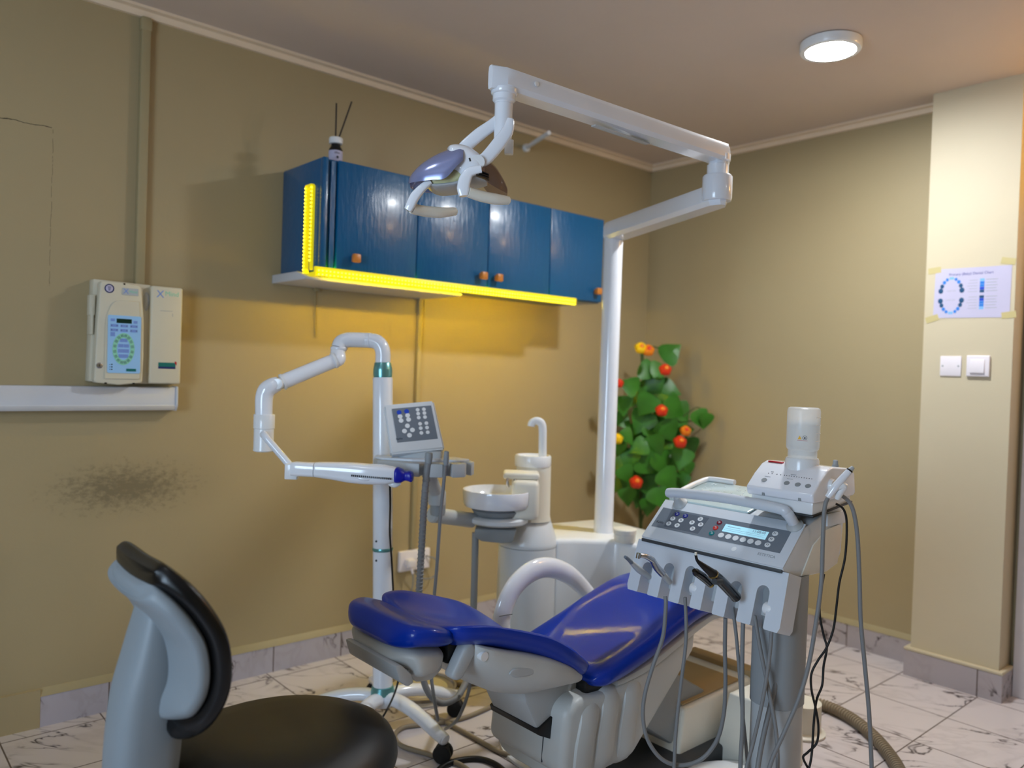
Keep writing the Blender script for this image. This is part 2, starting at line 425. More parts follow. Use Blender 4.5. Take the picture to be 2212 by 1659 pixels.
# door leaf and frame right of the pillar
d = struct('door_1', B().box((3.955, .14, 0), (3.985, 1.02, 2.06), .004).box((3.946, .26, .2), (3.957, .90, .95), .004).box((3.946, .26, 1.1), (3.957, .90, 1.95), .004), 'door_white')
struct('trim_3', B().box((3.94, 1.02, 0), (WX, 1.104, 2.06), .005).box((3.94, .08, 2.06), (WX, 1.104, 2.14), .005).box((3.94, .06, 0), (WX, .14, 2.06), .005), 'door_white')
struct('trim_4', B().box((3.955, Y0, 2.14), (WX, 1.124, ZC)), 'doorway')

# ceiling lamps
def ceiling_lamp(x, y, face, label, group, dome=.003):
    t = thing('ceiling_light', label, 'ceiling light', (x, y, ZC), group)
    put('housing', B().lathe([(.108, 0), (.115, -.004), (.116, -.032), (.112, -.038), (.094, -.039), (.094, -.034)], (x, y, ZC)), 'white', t)
    put('diffuser', B().lathe([(.0001, -.0345), (.0935, -.0345), (.0935, -.0365), (.085, -.0365 - dome * .5), (.06, -.0365 - dome * .85), (.0001, -.0365 - dome)], (x, y, ZC)), face, t)
    return t
ceiling_lamp(2.975, 1.55, 'lamp_face', 'round white surface-mounted ceiling light glowing above the delivery cart', None, .007)
ceiling_lamp(.50, 1.80, 'lamp_face2', 'round white ceiling light above the stool, out of frame', None)
ceiling_lamp(2.90, -.50, 'lamp_face3', 'round white ceiling light near the door, out of frame', None)
M['bulb'] = emit_mat('warm_bulb', (1.0, .62, .22), WARM_W)
wl = thing('globe_lamp', 'warm globe lamp on the wall over the white door', 'lamp', (3.94, .35, 2.46))
put('globe', B().lathe([(.001, -.09), (.045, -.078), (.078, -.045), (.09, 0), (.078, .045), (.045, .078), (.001, .09)], (3.80, .35, 2.46)), 'bulb', wl)
put('bracket', B().cyl((3.953, .35, 2.46), (3.885, .35, 2.46), .03), 'white', wl)

# ------------------------------------------------------------------ wall fixtures, left
c = thing('storage_cabinet', 'long blue wall cabinet with four doors, hung on the khaki wall', 'cabinet', (2.33, WY, 1.725))
put('carcass', B().box((1.50, 2.905, 1.728), (3.16, WY - .002, 2.178), .003).box((1.50, 2.884, 1.728), (1.522, 2.91, 2.178), .002).box((1.540, 2.893, 1.735), (1.560, 2.91, 2.17)), 'cabinet', c)
dx = [1.566, 1.958, 2.362, 2.766, 3.16]
for i in range(4):
    dr = put('door', B().box((dx[i] + .002, 2.884, 1.734), (dx[i + 1] - .002, 2.904, 2.176), .003), 'cabinet', c)
    kx = [1.645, 2.318, 2.412, 3.105][i]
    put('knob', B().prism([(kx - .006, 1.775), (kx + .006, 1.775), (kx + .006, 1.80), (kx - .006, 1.80)], 2.862, 2.885, 'y').box((kx - .017, 2.846, 1.770), (kx + .017, 2.866, 1.805), .005), 'knob', dr)
st = thing('light_strip', 'yellow LED light strip along the bottom edge of the blue cabinet', 'led strip', (2.2, 2.88, 1.70))
def led_run(b, a, z, n, r=.0042):
    a, z = V(a), V(z)
    for i in range(n):
        p = a.lerp(z, (i + .5) / n); b.lathe([(r * .2, -r * .6), (r, 0), (r * .2, r * .6)], p, (0, 0, 1), 6)
tp, rows = B(), []
tp.box((1.47, 2.868, 1.700), (2.95, 2.884, 1.737), .002).box((1.482, 2.985, 1.70), (1.4995, 3.006, 2.075), .002).box((1.486, 2.946, 1.73), (1.4995, 2.956, 2.072), .002).box((1.482, 2.952, 2.06), (1.4995, 3.006, 2.078), .003)
tp.prism([(1.470, 2.868), (1.484, 2.868), (1.4985, 3.006), (1.482, 3.006)], 1.700, 1.716, 'z')
for a_, z_, n_, m_ in (((1.475, 2.866, 1.706), (2.94, 2.866, 1.706), 86, 'led'), ((1.475, 2.866, 1.721), (2.94, 2.866, 1.721), 86, 'led'), ((1.480, 2.995, 1.71), (1.480, 2.995, 2.07), 24, 'led'), ((1.484, 2.951, 1.76), (1.484, 2.951, 2.07), 20, 'led'), ((1.53, 2.8895, 1.7065), (2.94, 2.8895, 1.7065), 80, 'led_down')):
    ld = B(); led_run(ld, a_, z_, n_); rows.append((ld, m_))
put('tape', tp, 'ledtape', st)
for ld, m_ in rows: put('diode_row', ld, m_, st)
tag(put('shelf_board', B().prism([(2.93, 1.700), (2.945, 1.690), (WY, 1.690), (WY, 1.727), (3.02, 1.727)], 1.462, 2.255, 'x', .004), 'duct'), 'white tray board fixed under the left half of the blue cabinet', 'board')
df = thing('reed_diffuser', 'small white bottle with two dark reeds on top of the blue cabinet', 'diffuser', (1.60, 2.96, 2.178))
bx, by, bz = 1.60, 2.975, 2.178
put('bottle', B().lathe([(.020, 0), (.0275, .004), (.028, .062), (.022, .072), (.019, .078), (.019, .088)], (bx, by, bz)), 'black', df)
put('label_band', B().lathe([(.0278, .012), (.0286, .012), (.0286, .056), (.0278, .056)], (bx, by, bz), seg=32), 'paper', df)
put('cap', B().lathe([(.024, .086), (.028, .088), (.029, .106), (.026, .112), (.010, .113)], (bx, by, bz)), 'white', df)
put('reed', B().cyl((bx - .002, by, bz + .1), (bx - .003, by, bz + .255), .0035, seg=8), 'reed', df)
put('reed', B().cyl((bx + .008, by, bz + .1), (bx + .062, by - .01, bz + .275), .0035, seg=8), 'reed', df)
lt = B(); Tf = frame((bx - .008, by - .0288, bz + .044), (1, 0, 0), (0, 0, 1)); lt.text('STIX', .012, Tf)
lt.disc((bx - bx + 0, 0, 0), .006, .0004, 12, T=frame((bx - .006, by - .0287, bz + .027), (1, 0, 0), (0, 0, 1)))
put('lettering', lt, 'ink', df)
tag(put('pull_cord', B().tube([(1.665, WY - .006, 1.69), (1.667, WY - .006, 1.6), (1.670, WY - .006, 1.47)], .0025, 6, 3).box((1.655, WY - .02, 1.675), (1.68, WY, 1.69), .002), 'duct_paint'), 'thin pale cord hanging on the wall below the cabinet', 'cord')
tag(put('cable_duct', B().box((.905, WY - .030, 1.63), (.938, WY, ZC - .035), .003).box((.902, WY - .031, 2.60), (.941, WY, ZC - .04), .003), 'duct_paint'), 'painted vertical duct running from ceiling down to the x-ray control box', 'cable duct')
tag(put('cable_duct', B().box((2.218, WY - .018, .452), (2.240, WY, 1.70), .002), 'duct_paint'), 'thin painted duct running from the cabinet down to the wall socket', 'cable duct')
tag(put('rod_peg', B().cyl((2.90, WY, 2.575), (2.80, 2.96, 2.578), .012, .012, 12).lathe([(.016, 0), (.022, .004), (.022, .02), (.012, .03)], (2.90, WY - .02, 2.575), (0, 1, 0), 16), 'white'), 'short white rod sticking out of the wall above the cabinet', 'peg')
# wide trunking
t = thing('cable_trunking', 'wide white cable trunking below the x-ray control boxes', 'trunking', (.2, WY, 1.15))
put('cover', B().prism([(WY, 1.150), (WY - .052, 1.150), (WY - .06, 1.168), (WY - .057, 1.172), (WY - .057, 1.236), (WY - .054, 1.240), (WY, 1.240)], -1.0, 1.055, 'x', .001, 1), 'duct', t)
put('end_cap', B().prism([(WY, 1.147), (WY - .05, 1.147), (WY - .062, 1.168), (WY - .06, 1.243), (WY, 1.243)], 1.055, 1.064, 'x', .002, 1), 'duct', t)

# x-ray control box: face in the plane y = FY, x right, z up
FY = 3.145
xr = thing('xray_control_box', 'beige x-ray control box with pale blue keypad, left of its narrow twin', 'control box', (.84, WY, 1.25))
outl = [(.752, 1.262), (.757, 1.255), (.835, 1.248), (.910, 1.256), (.917, 1.262), (.919, 1.36), (.916, 1.50), (.905, 1.612), (.898, 1.621), (.84, 1.626), (.772, 1.626), (.765, 1.620), (.757, 1.45)]
back = [(.745, 1.258), (.95, 1.252), (.95, 1.63), (.752, 1.634)]
q = B()
q.prism(back, WY, FY + .045, 'y', .004).prism(outl, FY + .045, FY, 'y', .006, 3)
q.box((.738, FY + .03, 1.50), (.756, FY + .07, 1.575), .003).box((.742, FY + .028, 1.43), (.752, FY + .08, 1.53), .003)
put('housing', q, 'beige_unit', xr)
arch = [(.785, 1.27)] + [(.785 + .001 * 0, 1.42)] + [(.785 + .045 * (1 - math.cos(a)), 1.47 + .09 * math.sin(a)) for a in [i * PI / 16 for i in range(9)]] + [(.898, 1.560), (.906, 1.45), (.907, 1.27)]
put('front_relief', B().prism(arch, FY, FY - .004, 'y', .0015, 1), 'beige_unit', xr)
kp = put('keypad', B().prism([(.793, 1.296), (.797, 1.292), (.902, 1.292), (.906, 1.296), (.905, 1.500), (.902, 1.504), (.794, 1.504), (.791, 1.500)], FY - .003, FY - .0065, 'y'), 'keyblue', xr)
KY = FY - .0066
def fz(x, z): return frame((x, KY, z), (1, 0, 0), (0, 0, 1))
def rect(b, x, z, w_, h, y=None, d=.0006):
    y = KY if y is None else y
    b.box((x - w_ / 2, y - d, z - h / 2), (x + w_ / 2, y + .0002, z + h / 2))
q = B(); rect(q, .846, 1.484, .052, .016); put('display', q, 'lcdgreen', kp)
q = B()
rect(q, .807, 1.486, .014, .010); rect(q, .885, 1.482, .014, .010)
for r in range(2):
    for k in range(3): rect(q, .813 + k * .0335, 1.466 - r * .0165, .026, .010)
rect(q, .808, 1.434, .015, .015)
put('keys', q, 'lilac', kp)
ex, ez = .846, 1.381
def ring(b, T, rx, ry, rx2, ry2, h=.0006, n=48):
    o, i_ = [], []
    q = bmesh.new()
    A = [q.verts.new((rx * math.cos(2 * PI * k / n), ry * math.sin(2 * PI * k / n), h)) for k in range(n)]
    C = [q.verts.new((rx2 * math.cos(2 * PI * k / n), ry2 * math.sin(2 * PI * k / n), h)) for k in range(n)]
    for k in range(n): q.faces.new((A[k], A[(k + 1) % n], C[(k + 1) % n], C[k]))
    b._merge(q, T)
q = B(); ring(q, fz(ex, ez), .038, .059, .023, .041); put('tooth_ring', q, 'mint', kp)
q = B()
for k in range(16):
    a = 2 * PI * (k + .5) / 16
    Tk = fz(ex, ez) @ Matrix.Translation((.0305 * math.cos(a), .050 * math.sin(a), .0008)) @ Matrix.Rotation(a, 4, 'Z')
    for dy in (-.0035, 0, .0035): q.box((-.005, dy - .0006, 0), (.005, dy + .0006, .0003), T=Tk)
for r in range(2):
    for k in range(3):
        for s_ in (-.009, .009): q.disc((s_, 0, .0006), .0016, .0003, 8, T=fz(.813 + k * .0335, 1.466 - r * .0165))
for k in range(3): q.disc((0, 0, 0), .0014, .0004, 8, T=fz(.801, 1.323 - .009 * k)).box((.004, -.002, 0), (.009, .002, .0004), T=fz(.801, 1.323 - .009 * k))
put('print_marks', q, 'ink', kp)
q = B()
for z_, h, hw in ((.032, .012, .013), (.012, .012, .019), (-.007, .013, .0195), (-.026, .013, .017)):
    for s_ in ((-1, 1) if z_ > 0 else (0,)):
        rect(q, ex + s_ * hw * .5, ez + z_, hw * (.92 if s_ else 1.9), h)
put('centre_keys', q, 'lilac', kp)
q = B(); rect(q, .874, 1.304, .034, .010); put('maker_plate', q, 'tealprint', kp)
q = B(); ring(q, frame((.7945, FY - .0002, 1.600), (1, 0, 0), (0, 0, 1)), .0165, .0165, .0125, .0125); 
for k in range(4): rect(q, .7945, 1.606 - k * .004, .012 - .002 * k, .0018, FY - .0005)
put('round_seal', q, 'navy', xr)
q = B().disc((0, 0, 0), .0125, .0004, 24, T=frame((.7945, FY - .0001, 1.600), (1, 0, 0), (0, 0, 1))); put('seal_disc', q, 'paper', xr)
q = B(); rect(q, .866, 1.594, .056, .026, FY + .0005, .0022); put('badge', q, 'lightgrey', xr)
q = B().text('X', .026, frame((.851, FY - .0022, 1.594), (1, 0, 0), (0, 0, 1))); put('badge_letter', q, 'lilac', xr)
q = B().text('Mind', .014, frame((.876, FY - .0022, 1.594), (1, 0, 0), (0, 0, 1))); put('badge_lettering', q, 'mint', xr)
put('lock', B().lathe([(.0105, 0), (.0105, .004), (.008, .005), (.001, .0052)], (.767, FY + .001, 1.318), (0, -1, 0), 20), 'chrome', xr)
q = B(); rect(q, .767, 1.318, .002, .009, FY - .0042, .0006); put('keyhole', q, 'black', xr)
q = B(); rect(q, .845, 1.621, .006, .006, FY + .002, .003); put('screw', q, 'black', xr)
q = B(); rect(q, .79, 1.254, .008, .005, FY + .002, .003); put('screw', q, 'black', xr)
q = B(); rect(q, .886, 1.254, .008, .005, FY + .002, .003)
put('screw', q, 'black', xr)

GY = 3.165
x2 = thing('control_module', 'narrow beige wall box beside the keypad control box', 'control box', (1.02, WY, 1.25))
put('housing', B().box((.945, GY + .03, 1.253), (1.064, WY, 1.628), .003).box((.947, GY, 1.254), (1.063, GY + .034, 1.627), .007, 3), 'beige_unit', x2)
q = B(); rect(q, 1.003, 1.534, .045, .0015, GY, .0006); rect(q, 1.026, 1.520, .0015, .012, GY, .0006); put('seam_marks', q, 'faint', x2)
q = B().text('X', .040, frame((.979, GY - .0004, 1.596), (1, 0, 0), (0, 0, 1))); put('letter_mark', q, 'lilac', x2)
q = B().text('Mind', .026, frame((1.022, GY - .0004, 1.600), (1, 0, 0), (0, 0, 1))); put('lettering', q, 'mint', x2)
q = B(); rect(q, 1.010, 1.328, .064, .016, GY, .0006); put('maker_band', q, 'tealprint', x2)
q = B(); rect(q, 1.010, 1.316, .064, .008, GY, .0007); put('maker_strip', q, 'navy', x2)
q = B().prism([(1.040, 1.342), (1.046, 1.338), (1.046, 1.326), (1.038, 1.334)], GY - .0008, GY, 'y'); put('maker_flag', q, 'redprint', x2)
tag(put('control_cable', B().tube([(.925, WY - .012, 1.632), (.936, 3.20, 1.60), (.937, 3.19, 1.56), (.935, 3.215, 1.50)], .010, 10, 5), 'lightgrey'), 'short grey cable bent between the two x-ray boxes', 'cable')

# socket
so = thing('power_socket', 'white double wall socket below the thin duct, with a plug in it', 'socket', (2.22, WY, .34))
put('plate', B().box((2.150, WY - .022, .345), (2.330, WY, .446), .005, 3), 'switch', so)
pg_ = thing('plug', 'white plug pushed into the double wall socket, its grey cord dropping down', 'plug', (2.198, WY - .023, .34))
put('body', B().box((2.175, WY - .062, .368), (2.222, WY - .023, .41), .008, 3).cyl((2.198, WY - .05, .372), (2.205, WY - .055, .34), .006), 'switch', pg_)
put('cord', B().tube([(2.205, WY - .055, .34), (2.20, WY - .06, .27), (2.15, WY - .05, .15), (2.05, WY - .06, .02), (1.98, 3.1, .006)], .0035, 6, 6), 'cable_grey', pg_)
tag(put('thin_cable', B().tube([(2.30, WY - .024, .41), (2.345, WY - .05, .39), (2.36, WY - .05, .33), (2.32, WY - .05, .30), (2.26, WY - .05, .31), (2.215, WY - .045, .35)], .0035, 6, 6), 'cable_grey'), 'thin grey cable looping at the right of the wall socket', 'cable')

# ------------------------------------------------------------------ pillar fixtures (face x = 3.83)
PX_ = 3.83
def pf(y, z, dx=0): return frame((PX_ - dx, y, z), (0, -1, 0), (0, 0, 1))
po = thing('chart_poster', 'taped paper dental chart with a ring of blue teeth, on the cream pillar', 'poster', (PX_, 1.30, 1.65))
put('sheet', B().prism([(1.452, 1.655), (1.142, 1.650), (1.140, 1.874), (1.447, 1.876)], PX_ - .0016, PX_ - .0004, 'x'), 'paper', po)
DXP = .0018
q = B().text('Primary (Baby) Dental Chart', .0155, pf(1.300, 1.848, DXP)); put('heading', q, 'bluekey', po)
put('caption', B().text('Upper Jaw', .009, pf(1.378, 1.776, DXP)), 'faint', po); put('caption', B().text('Lower Jaw', .009, pf(1.380, 1.735, DXP)), 'faint', po)
cy_, cz_ = 1.378, 1.754
for s_ in (1, -1):                                   # upper and lower row, five teeth each side
    for side in (1, -1):
        for k in range(5):
            a = math.radians(12 + k * 18.0)
            y_ = side * .045 * math.cos(a); z_ = s_ * (.006 + .070 * math.sin(a))
            siz = (.0105, .0085, .0075, .0065, .006)[k]
            b = B().disc((0, 0, 0), siz, .0005, 14, siz * 1.15, T=pf(cy_ - y_, cz_ + z_ + s_ * .002, DXP))
            put('tooth', b, ('blueprint2', 'blueprint2', 'blueprint1', 'blueprint1', 'blueprint3')[k], po)
for j, z0_ in enumerate((1.790, 1.716)):
    for k in range(5):
        kk = k if j == 0 else 4 - k
        b = B(); b.box((PX_ - DXP - .0004, 1.244, z0_ + .022 - k * .0125), (PX_ - DXP, 1.262, z0_ + .0335 - k * .0125))
        put('colour_bar', b, ('blueprint3', 'blueprint1', 'blueprint1', 'cobaltkey', 'blueprint2')[kk], po)
q = B()
for j, z0_ in enumerate((1.790, 1.716)):
    for k in range(5):
        zz = z0_ + .0278 - k * .0125
        q.box((PX_ - DXP - .0003, 1.271, zz - .0008), (PX_ - DXP, 1.305 + .004 * (k % 3), zz + .0008))
        q.box((PX_ - DXP - .0003, 1.192 + .004 * (k % 2), zz - .0012), (PX_ - DXP, 1.238, zz + .0012))
put('print_lines', q, 'faint', po)
for y_, z_, a in ((1.452, 1.872, .1), (1.155, 1.892, -.2), (1.145, 1.660, .1), (1.455, 1.652, .3)):
    put('tape', B().box((-.028, -.014, 0), (.028, .014, .0005), T=pf(y_, z_, .0012) @ Matrix.Rotation(a, 4, 'Z')), 'tape', po)
bp = thing('blank_plate', 'flat white blanking plate with two screws, left of the light switch', 'wall plate', (PX_, 1.367, 1.39))
put('plate', B().box((PX_ - .006, 1.323, 1.392), (PX_, 1.411, 1.482), .002), 'switch', bp)
for y_ in (1.400, 1.334): put('screw', B().disc((0, 0, 0), .004, .001, 12, T=pf(y_, 1.437, .006)), 'midgrey', bp)
ls = thing('light_switch', 'white rocker light switch on the cream pillar under the chart', 'light switch', (PX_, 1.253, 1.39))
put('plate', B().box((PX_ - .013, 1.207, 1.392), (PX_, 1.300, 1.485), .004, 3), 'switch', ls)
put('rocker', B().prism([(PX_ - .012, 1.408), (PX_ - .0205, 1.408), (PX_ - .0155, 1.468), (PX_ - .012, 1.468)], 1.226, 1.284, 'y', .002), 'switch', ls)

# ------------------------------------------------------------------ artificial plant in the corner
pl = thing('artificial_plant', 'artificial climbing plant with red and yellow blooms in the far corner', 'plant', (3.70, 3.00, 0))
rnd = random.Random(11)
def leaf(b, p, d, nrm, L):
    d = V(d).normalized(); n = V(nrm); n = (n - d * d.dot(n)).normalized(); s_ = d.cross(n)
    prof = [(0, .10), (.04, .34), (.18, .52), (.36, .50), (.56, .38), (.76, .20), (.92, .07), (1, .005)]
    rows = []
    for t_, w_ in prof:
        bend = -.25 * t_ * t_
        c = V(p) + d * (t_ * L) + n * (bend * L)
        if t_ == 0: c = c
        rows.append((c - s_ * w_ * L + n * (.10 * L * w_ * 2), c, c + s_ * w_ * L + n * (.10 * L * w_ * 2)))
    q = bmesh.new(); vs = [[q.verts.new(x) for x in r] for r in rows]
    for i in range(len(vs) - 1):
        for k in range(2): q.faces.new((vs[i][k], vs[i][k + 1], vs[i + 1][k + 1], vs[i + 1][k]))
    bmesh.ops.solidify(q, geom=q.faces[:], thickness=.0012)
    b._merge(q)
lb = B()
view = V((-.66, -.75, 0))
lr = V((.751, -.66, 0))
spine = [(3.70, 3.00, .45), (3.70, 3.01, .75), (3.73, 2.97, 1.0), (3.70, 3.00, 1.2), (3.70, 3.03, 1.40), (3.70, 3.04, 1.52)]
LEAVES = [(1445, 765, .14, 40), (1395, 800, .13, -20), (1410, 830, .15, -70), (1365, 835, .12, 160), (1440, 840, .14, -10), (1400, 870, .15, -120), (1450, 880, .15, -30), (1345, 870, .12, -80),
    (1390, 905, .16, -120), (1470, 885, .14, -50), (1440, 925, .15, -60), (1375, 935, .15, -100), (1345, 905, .12, 190), (1470, 930, .13, 10), (1510, 900, .12, -60), (1525, 905, .10, -90),
    (1410, 960, .15, -60), (1450, 965, .14, -90), (1360, 985, .13, -110), (1395, 1000, .15, -40), (1345, 1005, .13, -150), (1425, 995, .15, -60), (1475, 985, .13, -110), (1490, 960, .12, -70),
    (1440, 1030, .14, -50), (1360, 1035, .15, -90), (1400, 1045, .14, -70), (1470, 1035, .12, -100), (1345, 1045, .12, -150), (1385, 1070, .13, -110), (1420, 1070, .13, -60), (1450, 1065, .11, -30), (1355, 1068, .11, -90), (1400, 1090, .11, -90),
    (1375, 860, .12, -140), (1420, 800, .12, 10), (1460, 905, .13, 0), (1480, 1010, .12, -80), (1335, 960, .12, -100), (1430, 900, .13, -150), (1405, 925, .13, -20), (1385, 965, .12, -160), (1415, 1015, .13, -130), (1370, 1010, .12, -50), (1455, 1000, .12, -20), (1435, 955, .11, -140), (1352, 940, .11, -40), (1395, 840, .12, -50), (1425, 865, .12, -100), (1350, 1020, .11, -60)]
for px, py, L, ang in LEAVES:
    dd = 4.63 + rnd.uniform(-.10, .10)
    p = at(px, py, dd)
    a = math.radians(ang)
    d_ = lr * math.cos(a) + V((0, 0, 1)) * math.sin(a) + view * rnd.uniform(-.1, .35)
    n_ = view + lr * rnd.uniform(-.5, .5) + V((0, 0, rnd.uniform(0, .8)))
    leaf(lb, p - d_.normalized() * L * .35, d_, n_, L)
put('foliage', lb, 'leaf', pl, 60)
sb = B().tube(spine, .010, 8, 6)
for px, py, L, ang in LEAVES[::3]:
    e = at(px, py, 4.68); s0 = min((V(q_) for q_ in spine), key=lambda v: (v - e).length)
    sb.tube([s0, (s0 + e) / 2 + V((0, 0, .02)), e], .004, 6, 4)
sb.tube([at(1475, 900, 4.6), at(1505, 880, 4.6), at(1520, 890, 4.6)], .004, 6, 4)
sb.cyl((3.70, 3.00, .15), (3.70, 3.00, .52), .012, .010, 10)
put('stem', sb, 'stem', pl)
put('pot', B().lathe([(.085, 0), (.09, .005), (.12, .20), (.125, .205), (.125, .225), (.112, .225), (.108, .20), (.001, .19)], (3.70, 3.00, 0)), 'white', pl)
def bloom(px, py, r, m, m2):
    p = at(px, py, 4.50); b = B(); ax = (view + V((0, 0, .5))).normalized()
    b.lathe([(.001, -r), (r * .6, -r * .75), (r * .95, -r * .2), (r, .1 * r), (r * .8, .6 * r), (r * .45, .85 * r), (r * .2, .7 * r), (.001, .55 * r)], p, ax, 16)
    for k in range(5):
        a = 2 * PI * k / 5; u = ax.orthogonal().normalized(); v = ax.cross(u); dv_ = u * math.cos(a) + v * math.sin(a)
        b.lathe([(.001, -r * .6), (r * .5, -r * .2), (r * .55, r * .2), (.001, r * .65)], p + dv_ * r * .55 + ax * .05 * r, (ax + dv_ * .4), 10)
    o = put('bloom', b, m, pl, 60)
    put('bloom_heart', B().lathe([(.001, -r * .3), (r * .5, 0), (r * .3, r * .45), (.001, r * .55)], p + ax * r * .55 + lr * r * .1, ax, 10), m2, o)
for px, py, r, m_, m2 in ((1384, 752, .034, 'yellowflower', 'orangeflower'), (1400, 757, .034, 'orangeflower', 'redflower'), (1437, 799, .034, 'redflower', 'orangeflower'), (1337, 828, .026, 'redflower', 'redflower'), (1429, 887, .034, 'redflower', 'orangeflower'),
        (1481, 931, .03, 'orangeflower', 'redflower'), (1469, 955, .036, 'redflower', 'orangeflower'), (1334, 948, .030, 'yellowflower', 'yellowflower'), (1374, 1042, .036, 'redflower', 'orangeflower')):
    bloom(px, py, r, m_, m2)

# ------------------------------------------------------------------ operating lamp on its arms
ol = thing('operating_light', 'white dental operating light on a tall pole with two swing arms', 'dental lamp', (2.56, 2.28, .66))
px_, py_ = 2.56, 2.28
put('pole', B().lathe([(.043, .6685), (.041, .682), (.0405, 1.93), (.040, 1.935)], (px_, py_, 0)), 'pole_white', ol)
def arm(a, b, w0, w1, h0, h1, name, notch=True):
    a, b = V(a), V(b); d = (b - a).normalized(); s_ = V((0, 0, 1)).cross(d)
    rings = []
    L = (b - a).length; n = 28
    for i in range(n + 1):
        t = i / n; e = 1.0
        dist = min(t, 1 - t) * L; r0 = .045
        pos = t * L
        ww = w0 + (w1 - w0) * t; hh = h0 + (h1 - h0) * t
        if dist < r0: e = math.sqrt(max(0.0, 1 - (1 - dist / r0) ** 2))
        e = max(e, .30)
        c = a + d * pos
        ring_ = [( 1, -.30), (.78, -.5), (-.78, -.5), (-1, -.30), (-1, .22), (-.80, .44), (-.5, .5), (.5, .5), (.80, .44), (1, .22)]
        rings.append([c + s_ * (u * ww / 2 * e) + V((0, 0, v_ * hh)) for u, v_ in ring_])
    return put(name, B().loft(rings), 'pole_white', ol, 30)
E1 = V((2.276, 1.57, 0)); E2 = V((1.38, 1.64, 0))
arm((px_ + .02, py_ + .045, 1.964), (2.262, 1.535, 1.964), .092, .078, .080, .075, 'lower_arm')
put('knuckle', B().lathe([(.001, 1.943), (.047, 1.945), (.050, 1.955), (.050, 2.025), (.046, 2.031), (.036, 2.033), (.036, 2.066), (.031, 2.068), (.030, 2.078), (.041, 2.080), (.041, 2.10)], (E1.x, E1.y, 0), seg=40), 'pole_white', ol)
arm((E1.x + .045, E1.y - .006, 2.105), (E2.x - .045, E2.y + .006, 2.130), .074, .066, .062, .062, 'upper_arm')
up = bpy.data.objects['upper_arm']
q = B().box((1.70, 1.60, 2.074), (1.95, 1.618, 2.0785), .001); put('underside_slot', q, 'lightgrey', up)
q = B().lathe([(.007, 0), (.007, .002), (.001, .003)], V((1.46, 1.600, 2.132)), (0, -1, 0), 16); put('bolt_cap', q, 'white', up)
put('collar', B().lathe([(.036, 2.105), (.036, 2.094), (.034, 2.091), (.031, 2.090), (.031, 2.075), (.026, 2.070), (.026, 2.066)], (E2.x, E2.y, 0), seg=36), 'pole_white', ol)
put('neck', B().lathe([(.0245, 2.068), (.0245, 1.975), (.024, 1.960), (.018, 1.951), (.001, 1.949)], (E2.x, E2.y, 0), seg=36), 'pole_white', ol)
# head frame: r = right, u = up, v = away; origin at the middle of the head
LR = V((.751, -.66, 0)); LV = V((.66, .751, 0)); LU = V((0, 0, 1))
HO = at(1000, 372, 2.10)
def hp(px, py, dv=0.0):                       # point of the lamp head from its front outline, dv metres further back
    return at(px, py, 2.10 + dv)
def strap(pts, wide, thick, dv0, dv1):
    P = [hp(x, y, dv0 + (dv1 - dv0) * i / (len(pts) - 1)) for i, (x, y) in enumerate(pts)]
    P2, W = spline(P, list(wide), 8); rings = []
    for i, p in enumerate(P2):
        t = (P2[min(i + 1, len(P2) - 1)] - P2[max(i - 1, 0)]).normalized()
        n = LV.cross(t).normalized()
        rings.append([p + n * (a * W[i]) + LV * (b_ * thick) for a, b_ in selip(16, 1, 1, .55)])
    return rings
yk = put('yoke', B().loft(strap([(1103, 258), (1096, 284), (1076, 312), (1050, 342), (1030, 354)], (.009, .016, .018, .017, .015), .011, -.030, -.045)).loft(strap([(1086, 246), (1066, 268), (1036, 290), (1008, 314), (990, 332)], (.010, .015, .017, .017, .015), .011, .030, .050)), 'pole_white', ol)
put('pivot', B().cyl(hp(1032, 350, -.062), hp(1032, 350, -.030), .018, .018, 24).cyl(hp(990, 333, .035), hp(990, 333, .065), .016, .016, 24), 'white', yk)
put('arm_lever', B().box((-.012, -.010, -.03), (.012, .014, .008), .003, T=frame(hp(1100, 309, .02), LR, LV)).cyl(hp(1102, 303, .02), hp(1103, 318, .02), .008), 'white', yk)
# head body : stations across (along r), half height / half depth
def head_loft(st, p=.62, n=28):
    rings = []
    for (x, ytop, ybot, hd, dv) in spl(st, 5):
        c = hp(x, (ytop + ybot) / 2, dv); hh = abs(ybot - ytop) / 2 * 2.1 / F_PX
        rings.append([c + LV * a + LU * b_ for a, b_ in selip(n, hd, hh, p)])
    return rings
put('head_body', B().loft(head_loft([(968, 322, 340, .030, .01), (975, 319, 372, .055, .0), (990, 318, 392, .064, 0), (1010, 322, 400, .066, 0), (1030, 334, 398, .064, 0), (1042, 345, 388, .055, 0), (1048, 358, 372, .03, 0)])), 'white_gloss', ol)
for k in range(3):
    q = B()
    q.loft(strap([(1029, 368 + k * 5.5), (1044, 373 + k * 5.5), (1056, 378 + k * 5.5)], (.0016, .0018, .0014), .010, -.066, -.05)); put('vent_slot', q, 'black', ol)
q = B().loft(strap([(1014, 342), (1016, 349)], (.0022, .0022), .004, -.064, -.064)); put('indicator_slot', q, 'black', ol)
def half_shell(st, thick, n=20, a0=-12, a1=192):
    outer, inner = [], []
    for (x, ytop, ybot, hd, dv) in spl(st, 6):
        base = hp(x, ybot, dv); hh = (ybot - ytop) * 2.1 / F_PX
        A, C = [], []
        for k in range(n + 1):
            t = math.radians(a0 + (a1 - a0) * k / n); c_, s_ = math.cos(t), math.sin(t)
            A.append(base + LV * (-c_ * hd) + LU * (s_ * hh)); C.append(base + LV * (-c_ * (hd - thick)) + LU * (s_ * (hh - thick)))
        outer.append(A + C[::-1])
    return outer
